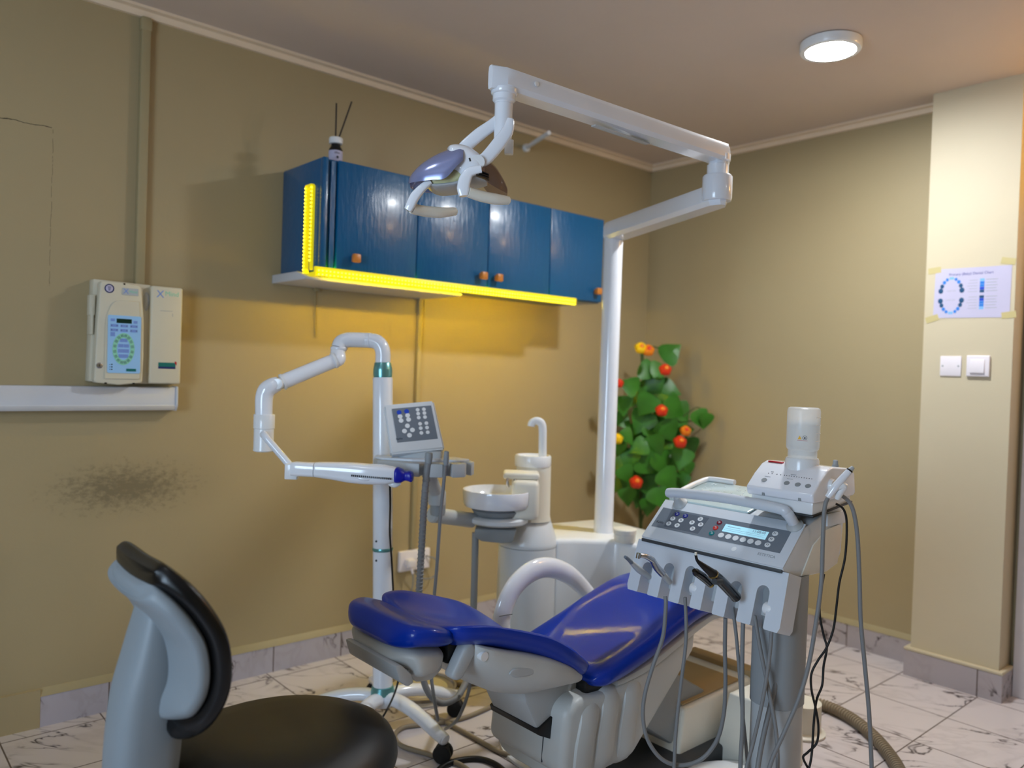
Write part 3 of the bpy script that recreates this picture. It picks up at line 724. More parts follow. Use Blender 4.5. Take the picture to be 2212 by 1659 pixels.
put('reflector_shell', B().loft(half_shell([(884, 391, 400, .022, .02), (892, 376, 399, .048, .01), (912, 356, 396, .066, 0), (940, 338, 392, .078, 0), (968, 326, 388, .084, 0), (992, 321, 366, .082, 0), (1004, 324, 356, .076, 0)], .004)), 'smoke_blue', ol)
put('rear_shell', B().loft(half_shell([(1034, 340, 372, .060, .0), (1050, 346, 392, .064, .01), (1068, 360, 404, .058, .01), (1082, 380, 412, .045, .01), (1091, 396, 416, .026, .01), (1096, 408, 418, .010, .01)], .004)), 'smoke', ol)
put('lens', B().loft(head_loft([(926, 388, 408, .042, 0), (936, 384, 412, .054, 0), (962, 378, 414, .058, 0), (988, 366, 410, .058, 0), (1006, 356, 400, .054, 0)], .7)), 'lens', ol)
put('lens_trim', B().loft(head_loft([(932, 403, 411, .050, 0), (950, 404, 416, .060, 0), (985, 400, 413, .062, 0), (1005, 392, 404, .06, 0), (1030, 380, 402, .055, 0), (1052, 380, 398, .04, 0)], .8)), 'lightgrey', ol)
q = B().loft(head_loft([(948, 368, 384, .052, 0), (966, 352, 386, .06, 0), (988, 346, 372, .06, 0), (998, 348, 360, .05, 0)], .8)); put('bulb_holder', q, 'darkgrey', ol)
# handles: curved strap then grip bar
def grip(pts_strap, ws, pts_bar, dv0, dv1, db0, db1):
    h = put('handle', B().loft(strap(pts_strap, ws, .011, dv0, dv1)), 'white_gloss', ol)
    P = [hp(x, y, db0 + (db1 - db0) * i / (len(pts_bar) - 1)) for i, (x, y) in enumerate(pts_bar)]
    n = len(P)
    put('grip', B().tube(P, [.0135] + [.0145] * (n - 2) + [.011], 18, 6).lathe([(.011, -.002), (.0105, .004), (.006, .008), (.001, .009)], P[-1], P[-1] - P[-2], 18), 'cream', h)
grip([(1040, 366), (1016, 372), (1005, 388), (1001, 408), (1002, 424)], (.010, .013, .0165, .017, .012), [(1012, 415), (1040, 424), (1070, 430), (1096, 433)], -.066, -.062, -.062, -.020)
grip([(930, 392), (915, 404), (897, 424), (886, 446), (881, 455)], (.008, .010, .0125, .012, .010), [(889, 450), (915, 456), (950, 459), (981, 457)], -.050, -.042, -.036, .05)

# ------------------------------------------------------------------ spittoon unit
su = thing('spittoon_unit', 'white dental spittoon unit with a round bowl and tall cup filler', 'spittoon unit', (2.22, 2.39, 0))
ux, uy = 2.222, 2.392
put('column', B().lathe([(.122, .0), (.124, .01), (.123, .60), (.122, .632)], (ux, uy, 0), seg=48), 'unit', su)
put('cone', B().lathe([(.122, .634), (.123, .640), (.122, .650), (.088, .745), (.083, .752)], (ux, uy, 0), seg=48), 'unit', su)
TX, TY = at(1150, 1050, 3.25).xy
put('tower', B().lathe([(.078, .74), (.0735, .76), (.0715, .955), (.0715, .962)], (TX + .004, TY, 0), seg=40), 'cream', su)
put('tower_cap', B().lathe([(.074, .962), (.0755, .968), (.0755, 1.000), (.072, 1.006), (.066, 1.006), (.062, .998), (.001, .997)], (TX - .002, TY, 0), seg=40), 'white', su)
T_ = frame(at(1122, 1025, 3.14), LR, LU)
br = put('bowl_bracket', B().box((-.030, -.165, -.06), (.078, -.012, .10), .02, 3, T=T_).box((-.064, -.012, -.045), (.078, .014, .07), .010, 3, T=T_), 'cream', su)
put('nozzle', B().tube([at(1098, 1031, 3.08), at(1096, 1040, 3.07), at(1098, 1052, 3.07)], .006, 10, 5).tube([at(1113, 1033, 3.08), at(1112, 1045, 3.07), at(1108, 1060, 3.07)], .006, 10, 5), 'chrome', br)
S0 = [at(1172, 988, 3.24), at(1172, 960, 3.24), at(1172, 925, 3.24), at(1168, 913, 3.24), at(1158, 909, 3.24), at(1149, 914, 3.24), at(1147, 921, 3.24)]
put('cup_filler', B().tube(S0, [.017, .017, .017, .017, .016, .016, .015], 14, 6, flat=.62, up=LV), 'white', su)
bc = at(1074, 1070, 3.10); bz = .806
bw = put('bowl', B().lathe([(.001, .0), (.085, .0), (.098, .003), (.126, .012), (.1345, .026), (.1365, .070), (.135, .076), (.130, .076), (.127, .066), (.118, .045), (.09, .028), (.02, .022), (.001, .022)], (bc.x, bc.y, bz), seg=56), 'white_gloss', su)
put('bowl_foot', B().lathe([(.078, -.026), (.088, -.020), (.098, -.004), (.086, .002)], (bc.x, bc.y, bz), seg=40), 'midgrey', su)
bf = at(1072, 1120, 3.10)
put('base_tray', B().lathe([(.001, -.022), (.106, -.022), (.118, -.014), (.120, .0), (.110, .006), (.001, .008)], (bf.x + .01, bf.y, .772), seg=44), 'unit', su)
put('bracket_block', B().prism([(-.086, -.010), (.075, -.010), (.060, -.058), (.02, -.064), (-.06, -.058), (-.088, -.040)], -.06, .06, 'y', .006, T=frame(at(1075, 1132, 3.10), LR, LV)), 'midgrey', su)
a0, a1 = at(1020, 1124, 3.08), at(936, 1112, 2.94)
put('swing_arm', B().tube([a0, a0.lerp(a1, .5), a1], .030, 20, 2, flat=.95).lathe([(.031, -.001), (.027, .010), (.001, .012)], a1, a1 - a0, 20), 'lightgrey', su)
put('drain_hose', B().tube([at(1027, 1150, 3.09), at(1026, 1200, 3.09), at(1024, 1280, 3.08), at(1022, 1340, 3.07), at(1018, 1400, 3.05), at(1010, 1470, 3.05)], .0135, 14, 5), 'midgrey', su)
put('rear_housing', B().prism([(2.27, 2.285), (2.345, 2.245), (2.478, 2.130), (2.485, 1.96), (2.75, 2.00), (2.80, 2.50), (2.45, 2.56)], .0, .668, 'z', .022, 4), 'white', su)
tag(put('lidded_jar', B().lathe([(.040, .668), (.043, .672), (.044, .70), (.047, .702), (.048, .718), (.045, .722), (.001, .724)], (at(1350, 1150, 3.22).x, at(1350, 1150, 3.22).y, 0), seg=32), 'cream'), 'small cream lidded jar on the housing beside the lamp pole', 'jar')

# ------------------------------------------------------------------ assistant console
ac = thing('assistant_console', 'small tilted keypad console with hose holder in front of the lamp stand pole', 'console', tuple(at(900, 985, 2.78)))
TLc, TRc, BLc = at(831, 874, 2.79), at(937, 865, 2.835), at(851, 980, 2.72)
Tc = frame(TLc, TRc - TLc, BLc - TLc)                 # x right, y down the face, z into the housing
cw, ch = (TRc - TLc).length, (BLc - TLc).length
cw2 = cw * 1.075
fc = B()
q = bmesh.new()
def quadbox(b, p, z0, z1, T, bev):
    qq = bmesh.new(); a = [qq.verts.new((x, y, z0)) for x, y in p]; c_ = [qq.verts.new((x, y, z1)) for x, y in p]
    qq.faces.new(a); qq.faces.new(c_[::-1])
    for i in range(4): qq.faces.new((a[i], a[(i + 1) % 4], c_[(i + 1) % 4], c_[i]))
    bmesh.ops.recalc_face_normals(qq, faces=qq.faces[:]); bmesh.ops.bevel(qq, geom=qq.edges[:], offset=bev, segments=3, affect='EDGES'); b._merge(qq, T); return b
quadbox(fc, [(-.004, 0), (cw, 0), (cw2, ch), (0, ch)], 0, .040, Tc, .006)
put('housing', fc, 'unit', ac)
kx0, kx1, ky0, ky1 = cw * .13, cw * .93, ch * .10, ch * .79
kpd = put('keypad', quadbox(B(), [(kx0, ky0), (kx1, ky0), (kx1 + .006, ky1), (kx0 + .004, ky1)], -.0012, .002, Tc, .0004), 'keygrey', ac)
kw, kh = kx1 - kx0, ky1 - ky0
def key(parent, T, u, v, r, m, glyph=None, ry=None):
    o = put('key', B().disc((0, 0, 0), r, .0011, 20, ry, T=T @ Matrix.Translation((u, v, -.0022))), m, parent)
    if glyph: put('key_symbol', B().box((-r * .5, -r * .13, 0), (r * .05, r * .13, .0004), T=T @ Matrix.Translation((u, v, -.0027)) @ Matrix.Rotation(.5, 4, 'Z')).box((-.1 * r, -r * .13, 0), (r * .5, r * .13, .0004), T=T @ Matrix.Translation((u, v, -.0027)) @ Matrix.Rotation(-.3, 4, 'Z')), glyph, parent)
for (u, v, m_) in ((.17, .13, 'cobaltkey'), (.36, .12, 'cobaltkey'), (.18, .25, 'whitekey'), (.37, .24, 'whitekey'), (.19, .375, 'whitekey'), (.38, .365, 'whitekey'), (.33, .545, 'whitekey'), (.24, .69, 'whitekey'), (.44, .68, 'whitekey'), (.35, .825, 'whitekey')):
    key(kpd, Tc, kx0 + kw * u, ky0 + kh * v, .0085, m_)
for c_ in range(2):
    for r_ in range(6):
        v = (.10, .215, .335, .52, .65, .79)[r_]
        key(kpd, Tc, kx0 + kw * (.64 + c_ * .16 + .012 * (r_ > 2)), ky0 + kh * v, .0068, 'whitekey')
put('maker_mark', B().text('KaVo', .010, Tc @ Matrix.Translation((kx0 + kw * .09, ky0 + kh * .90, -.0016)) @ Matrix.Rotation(PI, 4, 'X')), 'ink', kpd)
nb = frame(at(858, 975, 2.76), LR, LV)
put('neck', B().box((.0, .0, -.045), (.155, .075, .004), .006, 3, T=nb), 'lightgrey', ac)
# holder plate, seen from above: u right, v away
hz = at(900, 1002, 2.70)
Th = frame(at(805, 992, 2.74), LR, LV)
hold = [(0, .02), (.02, -.018), (.10, -.045), (.125, -.070), (.172, -.082), (.178, -.040), (.192, -.032), (.200, -.045), (.206, -.086), (.252, -.078), (.256, -.040), (.266, -.034), (.274, -.046), (.283, -.074), (.325, -.048), (.328, -.020), (.300, -.004), (.302, .012), (.325, .018), (.344, -.008), (.352, .03), (.330, .072), (.285, .095), (.24, .09), (.0, .085)]
put('hose_holder', B().prism(hold, -.046, .0, 'z', .004, T=Th), 'lightgrey', ac)
put('holder_cover', B().prism([(.0, .03), (.03, -.005), (.14, -.03), (.30, .0), (.335, .04), (.28, .088), (.0, .08)], -.001, .008, 'z', .004, T=Th), 'panel_white', ac)
j0, j1, j2 = at(925, 1022, 2.80), at(944, 1068, 2.90), at(946, 1092, 2.93)
put('support_arm', B().tube([j0, j0.lerp(j1, .5), j1], .024, 18, 4).lathe([(.030, -.022), (.033, -.01), (.033, .022), (.028, .034)], j1 + V((0, 0, -.015)), (0, 0, 1), 24), 'lightgrey', ac)
put('support_joint', B().lathe([(.026, -.03), (.029, -.02), (.029, .03), (.024, .036)], j2 + V((0, 0, -.005)), (0, 0, 1), 24), 'midgrey', ac)
def hose_end(pts, r, m, label, name='suction_hose', ribs=None, tip=None):
    t = thing(name, label, 'hose', tuple(pts[-1]))
    put('hose', B().tube(pts, r, 12, 7), m, t)
    if ribs:
        P, _ = spline([V(p) for p in ribs], [0] * len(ribs), 10); b = B()
        acc = 0
        for i in range(1, len(P)):
            acc += (P[i] - P[i - 1]).length
            if acc > r * 1.0: b.lathe([(r * .9, -r * .3), (r * 1.12, -.1 * r), (r * 1.12, .1 * r), (r * .9, r * .3)], P[i], P[i] - P[i - 1], 14); acc = 0
        put('corrugation', b, m, t)
    if tip: put('tip', B().lathe(tip[0], tip[1], tip[2], 18), tip[3], t)
    return t
hA = [at(926, 992, 2.66), at(921, 1030, 2.66), at(916, 1090, 2.67), at(911, 1180, 2.69), at(906, 1265, 2.71), at(903, 1340, 2.72), at(908, 1430, 2.72), at(922, 1490, 2.70), at(950, 1518, 2.70), at(985, 1508, 2.74), at(1006, 1475, 2.82), at(1030, 1430, 2.95), at(1060, 1400, 3.05)]
hose_end(hA, .0115, 'cable_grey', 'thick corrugated grey suction hose in the left notch of the console holder', ribs=hA[1:6], tip=([(.010, -.03), (.0135, .0), (.0125, .014), (.0105, .016), (.0085, .016), (.007, .0)], at(926, 988, 2.66), (0.05, 0, 1), 'midgrey'))
hB = [at(963, 990, 2.66), at(959, 1040, 2.67), at(951, 1120, 2.69), at(944, 1220, 2.70), at(938, 1290, 2.71), at(932, 1370, 2.71), at(931, 1450, 2.68), at(938, 1510, 2.66), at(946, 1556, 2.72)]
hose_end(hB, .006, 'cable_grey', 'thin grey syringe hose in the right notch of the console holder', 'syringe_hose', tip=([(.006, -.03), (.0095, -.02), (.0085, .016), (.0065, .018), (.004, .018), (.003, .006)], at(964, 986, 2.66), (.03, 0, 1), 'midgrey'))

# ------------------------------------------------------------------ whitening lamp on its wheeled stand
wl_ = thing('whitening_lamp', 'white bleaching lamp with blue mouthpiece on a five-legged wheeled stand', 'bleaching lamp', (1.565, 2.46, 0))
sx, sy = 1.575, 2.451
PAX = (V((0, 0, 1.2)) - LR * .0371).normalized()          # the pole leans a little
def pp(z): return V((sx, sy, 0)) + PAX * (z / PAX.z) + LR * .0046
put('lower_pole', B().lathe([(.036, .165), (.036, .675)], pp(0), PAX, 32).lathe([(.0335, .675), (.036, .682), (.036, 1.305), (.034, 1.31)], pp(0), PAX, 32), 'pole_white', wl_)
put('base_ring', B().lathe([(.044, .148), (.046, .152), (.039, .178), (.036, .18)], pp(0), PAX, 32), 'teal', wl_)
put('middle_ring', B().lathe([(.0362, .676), (.0375, .678), (.0375, .686), (.0362, .688)], pp(0), PAX, 32), 'teal', wl_)
for z_ in (.715, .645):
    sd = (LV * -.036)
    put('screw', B().cyl(pp(z_) + LR * -.018 - LV * .0300, pp(z_) + LR * -.0183 - LV * .0335, .004, .004, 12), 'darkgrey', wl_)
put('top_collar', B().lathe([(.034, 1.306), (.034, 1.310), (.033, 1.3105), (.033, 1.313), (.0345, 1.314), (.0345, 1.338), (.034, 1.341), (.030, 1.362), (.028, 1.364)], pp(0), PAX, 36), 'teal', wl_)
hub = put('hub', B().lathe([(.001, .108), (.04, .108), (.047, .12), (.047, .148), (.040, .154), (.001, .156)], (sx, sy, 0), seg=32), 'pole_white', wl_)
for k in range(5):
    a = math.radians(-80 + 72 * k); d_ = V((math.cos(a), math.sin(a), 0)); o_ = V((sx, sy, 0))
    lg = put('leg', B().tube([o_ + d_ * .02 + V((0, 0, .132)), o_ + d_ * .07 + V((0, 0, .143)), o_ + d_ * .16 + V((0, 0, .132)), o_ + d_ * .26 + V((0, 0, .098)), o_ + d_ * .315 + V((0, 0, .078))], [.028, .028, .027, .0255, .023], 18, 6, flat=.85, up=(0, 0, 1)).lathe([(.021, -.002), (.019, .008), (.010, .014), (.001, .015)], o_ + d_ * .313 + V((0, 0, .079)), d_ + V((0, 0, -.3)), 18), 'pole_white', wl_)
    cpos = o_ + d_ * .31; wd = V((-.80, -.60, 0)) if k == 0 else V((-d_.y, d_.x, 0)) * .8 + d_ * .6; wd.normalize()
    b = B()
    for s_ in (-1, 1): b.lathe([(.001, -.010), (.028, -.010), (.0315, -.006), (.0315, .006), (.028, .010), (.016, .0105), (.001, .0095)], cpos + wd * (.0135 * s_) + V((0, 0, .032)), wd * s_, 28)
    cs = put('caster', b, 'rubber', lg)
    put('caster_fork', B().cyl(cpos + V((0, 0, .03)), cpos + V((0, 0, .07)), .008, .008, 12).lathe([(.001, .060), (.018, .058), (.024, .047), (.024, .040)], cpos, (0, 0, 1), 20), 'black', lg)
pt = lambda x, y, d: at(x, y, d)
dS = 2.875
S_ = lambda l, z, f=0: pp(min(z, 1.36)) + V((0, 0, max(0, z - 1.36))) - LR * l - LV * f
put('top_bend', B().tube([S_(0, 1.360), S_(0, 1.392), S_(.006, 1.418), S_(.022, 1.436), S_(.045, 1.442), S_(.07, 1.442)], .0275, 22, 7).lathe([(.0275, -.003), (.0287, 0), (.0275, .003)], S_(.05, 1.442), LR, 24), 'pole_white', wl_)
put('top_tube', B().tube([S_(.068, 1.442), S_(.10, 1.442, .01), S_(.128, 1.440, .02), S_(.148, 1.430, .025), S_(.155, 1.410, .03)], [.0275, .0275, .0275, .0275, .0275], 22, 6).lathe([(.029, -.005), (.030, -.003), (.030, .003), (.029, .005)], S_(.155, 1.408, .03), (0, 0, 1), 24), 'pole_white', wl_)
put('elbow', B().tube([S_(.155, 1.408, .03), S_(.157, 1.392, .035), pt(731, 775, dS - .05), pt(722, 781, dS - .06), pt(712, 786, dS - .07)], [.027, .0272, .026, .024, .021], 20, 6), 'white_gloss', wl_)
pa, pb_ = pt(722, 779, dS - .06), pt(611, 825, dS - .14)
sa = put('spring_arm', B().cyl(pa, pb_, .0255, .0265, 26), 'white_gloss', wl_)
for p in (pa, pb_): put('arm_ring', B().lathe([(.026, -.005), (.029, -.004), (.029, .004), (.026, .005)], p, pb_ - pa, 26), 'white', sa)
put('arm_joint', B().lathe([(.001, -.026), (.018, -.024), (.020, -.02), (.020, .02), (.018, .024), (.001, .026)], pt(603, 829, dS - .15), LV, 24), 'white', wl_)
put('drop_bend', B().tube([pt(603, 828, dS - .15), pt(590, 833, dS - .155), pt(577, 842, dS - .16), pt(571, 857, dS - .16), pt(570, 880, dS - .16), pt(570, 900, dS - .16)], [.024, .0285, .030, .030, .0295, .029], 22, 7), 'white_gloss', wl_)
dc = pt(570, 935, dS - .16)
put('drop_tube', B().lathe([(.001, -.064), (.031, -.064), (.0345, -.061), (.0345, -.058), (.0335, -.055), (.0335, .012), (.0330, .014), (.0355, .016), (.0355, .062), (.034, .064), (.030, .064)], dc, (0, 0, 1), 32), 'white', wl_)
put('head_rod', B().tube([pt(568, 942, dS - .175), pt(570, 938, dS - .20), pt(574, 944, dS - .215), pt(590, 963, dS - .22), pt(620, 998, dS - .23), pt(634, 1014, dS - .235), pt(640, 1020, dS - .225)], .0125, 16, 6), 'pole_white', wl_)
DH = 2.60
put('head_joint', B().lathe([(.001, -.020), (.019, -.019), (.020, -.016), (.020, .020)], pt(641, 1016, DH + .005), LV, 24).box((-.036, -.030, -.012), (.006, .022, .014), .004, T=frame(pt(640, 1016, DH + .02), LR, LU)), 'white', wl_)
def bar_loft(st, p=.55, n=28, d=DH):
    rings = []
    for (x, yt, yb, hd) in spl(st, 5):
        c_ = at(x, (yt + yb) / 2, d); hh = (yb - yt) / 2 * d / F_PX
        rings.append([c_ + LV * a + LU * b_ for a, b_ in selip(n, hd, hh, p)])
    return rings
hd_ = put('head_stub', B().loft(bar_loft([(630, 998, 1027, .020), (640, 997, 1028, .024), (660, 998, 1029, .026), (680, 999, 1030, .027)])), 'white_gloss', wl_)
put('head_body', B().loft(bar_loft([(681, 1000, 1030, .026), (686, 998, 1031, .028), (720, 998, 1036, .031), (760, 999, 1043, .034), (800, 1002, 1046, .036), (830, 1004, 1046, .034), (850, 1008, 1043, .030), (858, 1011, 1040, .026), (860, 1014, 1036, .02)], .62)), 'white_gloss', wl_)
put('head_hump', B().loft(bar_loft([(838, 1042, 1047, .006), (846, 1040, 1052, .012), (856, 1040, 1053, .012), (866, 1040, 1047, .006)], .8)), 'white', wl_)
put('mouthpiece', B().loft(bar_loft([(854, 1011, 1041, .030), (858, 1009, 1043, .033), (868, 1013, 1042, .030), (876, 1018, 1038, .024), (883, 1017, 1039, .026), (889, 1019, 1041, .027), (892, 1023, 1039, .022)], .6)), 'kobalt', wl_)
q = B()
for k in range(21):
    x = 760 + k * 4.2; q.box((-.0016, -.003, -.002), (.0016, .003, .004), T=frame(at(x, 1027 + k * .36, DH - .0335 - .001 * (k < 14) * (1 - k / 14)), LR, LU))
put('vent_slots', q, 'black', wl_)
put('switch_tab', B().loft(bar_loft([(772, 1032, 1034, .001), (780, 1031, 1038, .003), (792, 1033, 1039, .003), (800, 1034, 1036, .001)], .8, d=DH - .034)), 'pole_white', wl_)
tag(put('lamp_cable', B().tube([at(842, 1040, DH), at(843, 1090, DH + .05), at(842, 1150, DH + .15), at(846, 1210, DH + .2), at(850, 1290, DH + .2), at(855, 1400, DH + .2), at(862, 1450, DH + .2), at(855, 1490, DH + .22), at(835, 1535, 2.72), at(815, 1565, 2.75)], .0035, 8, 8), 'cable_black'), 'thin black cable hanging from the bleaching lamp head down its pole', 'cable')

# ------------------------------------------------------------------ dental chair
ch_ = thing('dental_chair', 'reclined royal blue dental chair with pale grey shells', 'dental chair', (1.9, 1.70, 0))
YC = 1.70
def pad(st, n=36, k=6, p=.5, r0=.05, r1=.05, yc=YC, flat=False, keep=.25):
    """stations (x, z, half width, thickness, dish); top surface follows (x, z)"""
    S = spl(st, k); L = [0]
    for i in range(1, len(S)): L.append(L[-1] + math.hypot(S[i][0] - S[i - 1][0], S[i][1] - S[i - 1][1]))
    rings = []
    for i, (x, z, hw, th, ds) in enumerate(S):
        a, b_ = S[max(i - 1, 0)], S[min(i + 1, len(S) - 1)]
        t = V((b_[0] - a[0], 0, b_[1] - a[1])).normalized(); nrm = V((0, 0, 1)) if flat else V((-t.z, 0, t.x))
        d0, d1 = L[i], L[-1] - L[i]; f = 1.0
        if d0 < r0: f = math.sqrt(max(0, 1 - (1 - d0 / r0) ** 2))
        if d1 < r1: f = min(f, math.sqrt(max(0, 1 - (1 - d1 / r1) ** 2)))
        fw = 1 - keep * (1 - f); ft = max(f, .04)
        ring_ = []
        for u, v_ in selip(n, hw * fw, th / 2 * ft, p):
            off = v_ - th / 2 - ds * (1 - (u / hw) ** 2) * (1 if v_ > 0 else .6)
            ring_.append(V((x, yc + u, z)) + nrm * off)
        rings.append(ring_)
    return rings
# seat and leg rest
put('seat_cushion', B().loft(pad([(1.690, .490, .185, .075, .012), (1.78, .510, .195, .08, .020), (1.92, .548, .20, .082, .024), (2.06, .592, .20, .08, .016), (2.18, .620, .20, .075, -.004), (2.29, .624, .20, .07, -.010), (2.42, .600, .195, .065, -.006), (2.58, .555, .185, .062, .0), (2.74, .505, .17, .058, 0)], r0=.06, r1=.08, p=.55, keep=.18)), 'blue', ch_)
put('seat_shell', B().loft(pad([(1.80, .432, .160, .035, 0), (1.95, .468, .175, .045, 0), (2.08, .508, .178, .045, 0), (2.2, .545, .178, .045, 0), (2.32, .560, .175, .04, 0), (2.5, .515, .165, .035, 0), (2.70, .46, .15, .03, 0)], p=.5, r0=.03, r1=.03)), 'shell', ch_)
# backrest
put('backrest_cushion', B().loft(pad([(1.145, .714, .135, .056, .022), (1.20, .731, .184, .066, .048), (1.27, .727, .200, .068, .064), (1.34, .707, .202, .066, .064), (1.42, .682, .205, .070, .058), (1.50, .652, .212, .072, .055), (1.58, .604, .212, .070, .046), (1.65, .548, .200, .06, .034), (1.70, .505, .178, .056, .020)], r0=.05, r1=.055, p=.56, keep=.40)), 'blue', ch_)
put('backrest_shell', B().loft(pad([(1.225, .668, .120, .045, .02), (1.27, .672, .176, .075, .05), (1.36, .652, .194, .115, .06), (1.45, .628, .201, .136, .06), (1.54, .592, .205, .126, .06), (1.62, .538, .194, .088, .04), (1.70, .462, .150, .022, .02)], r0=.04, r1=.06, p=.62, keep=.3)), 'shell', ch_)
# headrest
hr = put('headrest_cushion', B().loft(pad([(1.046, .708, .122, .054, .0), (1.078, .731, .156, .066, .006), (1.12, .735, .173, .070, .018), (1.165, .722, .170, .064, .024), (1.210, .702, .152, .050, .018)], r0=.045, r1=.030, p=.62, keep=.45, flat=True)), 'blue', ch_)
put('headrest_shell', B().loft(pad([(1.045, .650, .105, .04, 0), (1.085, .668, .150, .07, 0), (1.14, .664, .152, .085, 0), (1.205, .648, .13, .06, 0)], r0=.03, r1=.03, p=.6, keep=.3)).prism([(1.085, .640), (1.19, .632), (1.20, .590), (1.165, .566), (1.12, .570), (1.09, .600)], 1.585, 1.815, 'y', .012), 'shell', ch_)
put('headrest_lever', B().prism([(1.035, .640), (1.052, .640), (1.082, .612), (1.092, .588), (1.075, .580), (1.048, .600)], 1.56, 1.80, 'y', .006), 'lightgrey', ch_)
put('headrest_joint', B().prism([(1.185, .585), (1.20, .572), (1.222, .572), (1.258, .625), (1.262, .652), (1.245, .662), (1.226, .652)], 1.535, 1.575, 'y', .010, 3), 'lightgrey', ch_)
put('joint_core', B().box((1.20, 1.575, .60), (1.29, 1.82, .655), .01), 'black', ch_)
put('release_knob', B().cyl((1.272, 1.515, .625), (1.272, 1.56, .625), .012, .012, 20), 'white', ch_)
put('grip_recess', B().loft(pad([(1.345, .575, .003, .014, 0), (1.37, .578, .004, .024, 0), (1.42, .568, .004, .020, 0), (1.45, .560, .003, .008, 0)], yc=1.503, r0=.02, r1=.02)), 'lightgrey', ch_)
# linkage, lift body, ribs
put('tilt_linkage', B().prism([(1.48, .50), (1.72, .50), (1.70, .36), (1.628, .290), (1.552, .325), (1.50, .42)], 1.60, 1.80, 'y', .008), 'lightgrey', ch_)
put('linkage_seal', B().prism([(1.543, .336), (1.550, .317), (1.628, .279), (1.709, .352), (1.70, .37), (1.60, .36)], 1.592, 1.808, 'y', .002), 'black', ch_)
put('lift_cover', B().prism([(1.585, .215), (1.60, .385), (1.64, .415), (1.80, .405), (2.05, .470), (2.21, .515), (2.20, .44), (1.90, .175), (1.66, .165)], 1.535, 1.865, 'y', .03, 4), 'shell', ch_)
b = B()
for i, x in enumerate((1.675, 1.765, 1.865)):
    rings = []
    for (xx, k_) in ((-.045, .0), (-.036, .65), (-.018, .94), (0, 1.0), (.018, .94), (.036, .65), (.045, 0)):
        hw = .158 + .022 * k_; zt = .402 + .018 * k_ + (x - 1.7) * .12; zb = .165 - .012 * k_
        rings.append([V((x + xx + (.03 if v_ > 0 else -.012) * abs(v_) / ((zt - zb) / 2), YC + u, (zt + zb) / 2 + v_)) for u, v_ in selip(36, hw, (zt - zb) / 2, .42)])
    b.loft(rings)
put('bellows', b, 'shell', ch_)
put('gap_cover', B().box((1.70, 1.56, .40), (1.90, 1.84, .455), .01), 'black', ch_)
put('cover_seam', B().tube([(1.600, 1.62, .375), (1.592, 1.62, .30), (1.588, 1.62, .22)], .0022, 6, 4), 'darkgrey', ch_)
put('lift_link', B().prism([(1.95, .26), (2.10, .40), (2.55, .14), (2.45, .05), (2.25, .06)], 1.60, 1.80, 'y', .015), 'midgrey', ch_)
pd = put('pedestal', B().prism([(2.17, .02), (2.20, .232), (2.55, .240), (2.66, .262), (2.70, .255), (2.70, .02)], 1.57, 1.86, 'y', .012, 3), 'cream', ch_)
put('pedestal_top', B().prism([(2.21, .237), (2.55, .243), (2.55, .249), (2.21, .242)], 1.585, 1.845, 'y', .001).box((2.60, 1.56, .24), (2.66, 1.86, .27), .008), 'tan', pd)
put('foot_plate', B().lathe([(.001, 0), (.29, 0), (.29, .010), (.275, .016), (.001, .018)], (2.10, 1.95, 0), seg=64), 'white', ch_)
put('pedestal_foot', B().prism([(2.02, .0), (2.02, .05), (2.17, .085), (2.78, .085), (2.78, 0)], 1.52, 1.88, 'y', .01), 'darkgrey', ch_)
# far armrest loop
AY = 1.995
arm_pts = [(1.752, AY, .395), (1.745, AY, .46), (1.748, AY, .53), (1.79, AY, .605), (1.87, AY, .652), (1.96, AY, .655), (2.06, AY, .615), (2.15, AY, .545), (2.21, AY - .02, .47)]
ar = put('armrest', B().tube(arm_pts, [.034, .035, .036, .037, .038, .036, .034, .03, .026], 22, 7, flat=.62, up=(0, 1, 0)), 'white_gloss', ch_)
put('armrest_seam', B().tube([(1.714, AY - .021, .530), (1.746, AY - .024, .530), (1.772, AY - .0215, .527)], .0014, 6, 3), 'darkgrey', ar)
put('armrest_bracket', B().box((1.72, 1.86, .40), (1.80, 1.985, .45), .01), 'shell', ch_)

# ------------------------------------------------------------------ beige floor box
tag(put('floor_box', B().prism([(1.415, .0), (1.555, .0), (1.505, .272), (1.375, .276), (1.36, .0)], 2.36, 2.62, 'x', .008, 3), 'cream'), 'beige slant-sided box on the floor between chair pedestal and delivery column', 'box')

# ------------------------------------------------------------------ delivery cart
YR, YL = 1.085, 1.565
dc_ = thing('delivery_cart', 'white dental delivery cart with keypad front, handle bar and instrument holders', 'delivery cart', (2.03, 1.20, 0))
A0 = V((1.936, YL, .843)); DV = V((.734, 0, .679)).normalized()
Tp = frame(A0, (0, -1, 0), DV)                     # u to the right, v up the sloped front, w outwards
side = [(1.938, .838), (1.936, .846), (1.976, .883), (2.022, .924), (2.046, .943), (2.09, .956), (2.142, .969), (2.203, .982), (2.262, .990), (2.272, .984), (2.270, .935), (2.262, .85), (2.24, .818), (2.174, .802), (2.023, .808), (1.98, .822)]
body = put('body', B().prism(side, YR, YL, 'y', .006, 3), 'unit', dc_)
put('front_panel', B().prism([(0, 0.002), (.48, .002), (.48, .158), (0, .158)], .0, .0035, 'z', .001, T=Tp), 'panel_white', dc_)
put('side_groove', B().prism([(2.03, .812), (2.17, .805), (2.235, .82), (2.255, .90), (2.245, .935), (2.16, .925), (2.09, .89)], YR - .004, YR + .001, 'y', .0015), 'cream', dc_)
put('side_lid', B().box((2.16, YR - .007, .935), (2.268, YR + .001, .972), .002), 'unit', dc_)
Tk = Tp @ Matrix.Translation((0, 0, .0036))
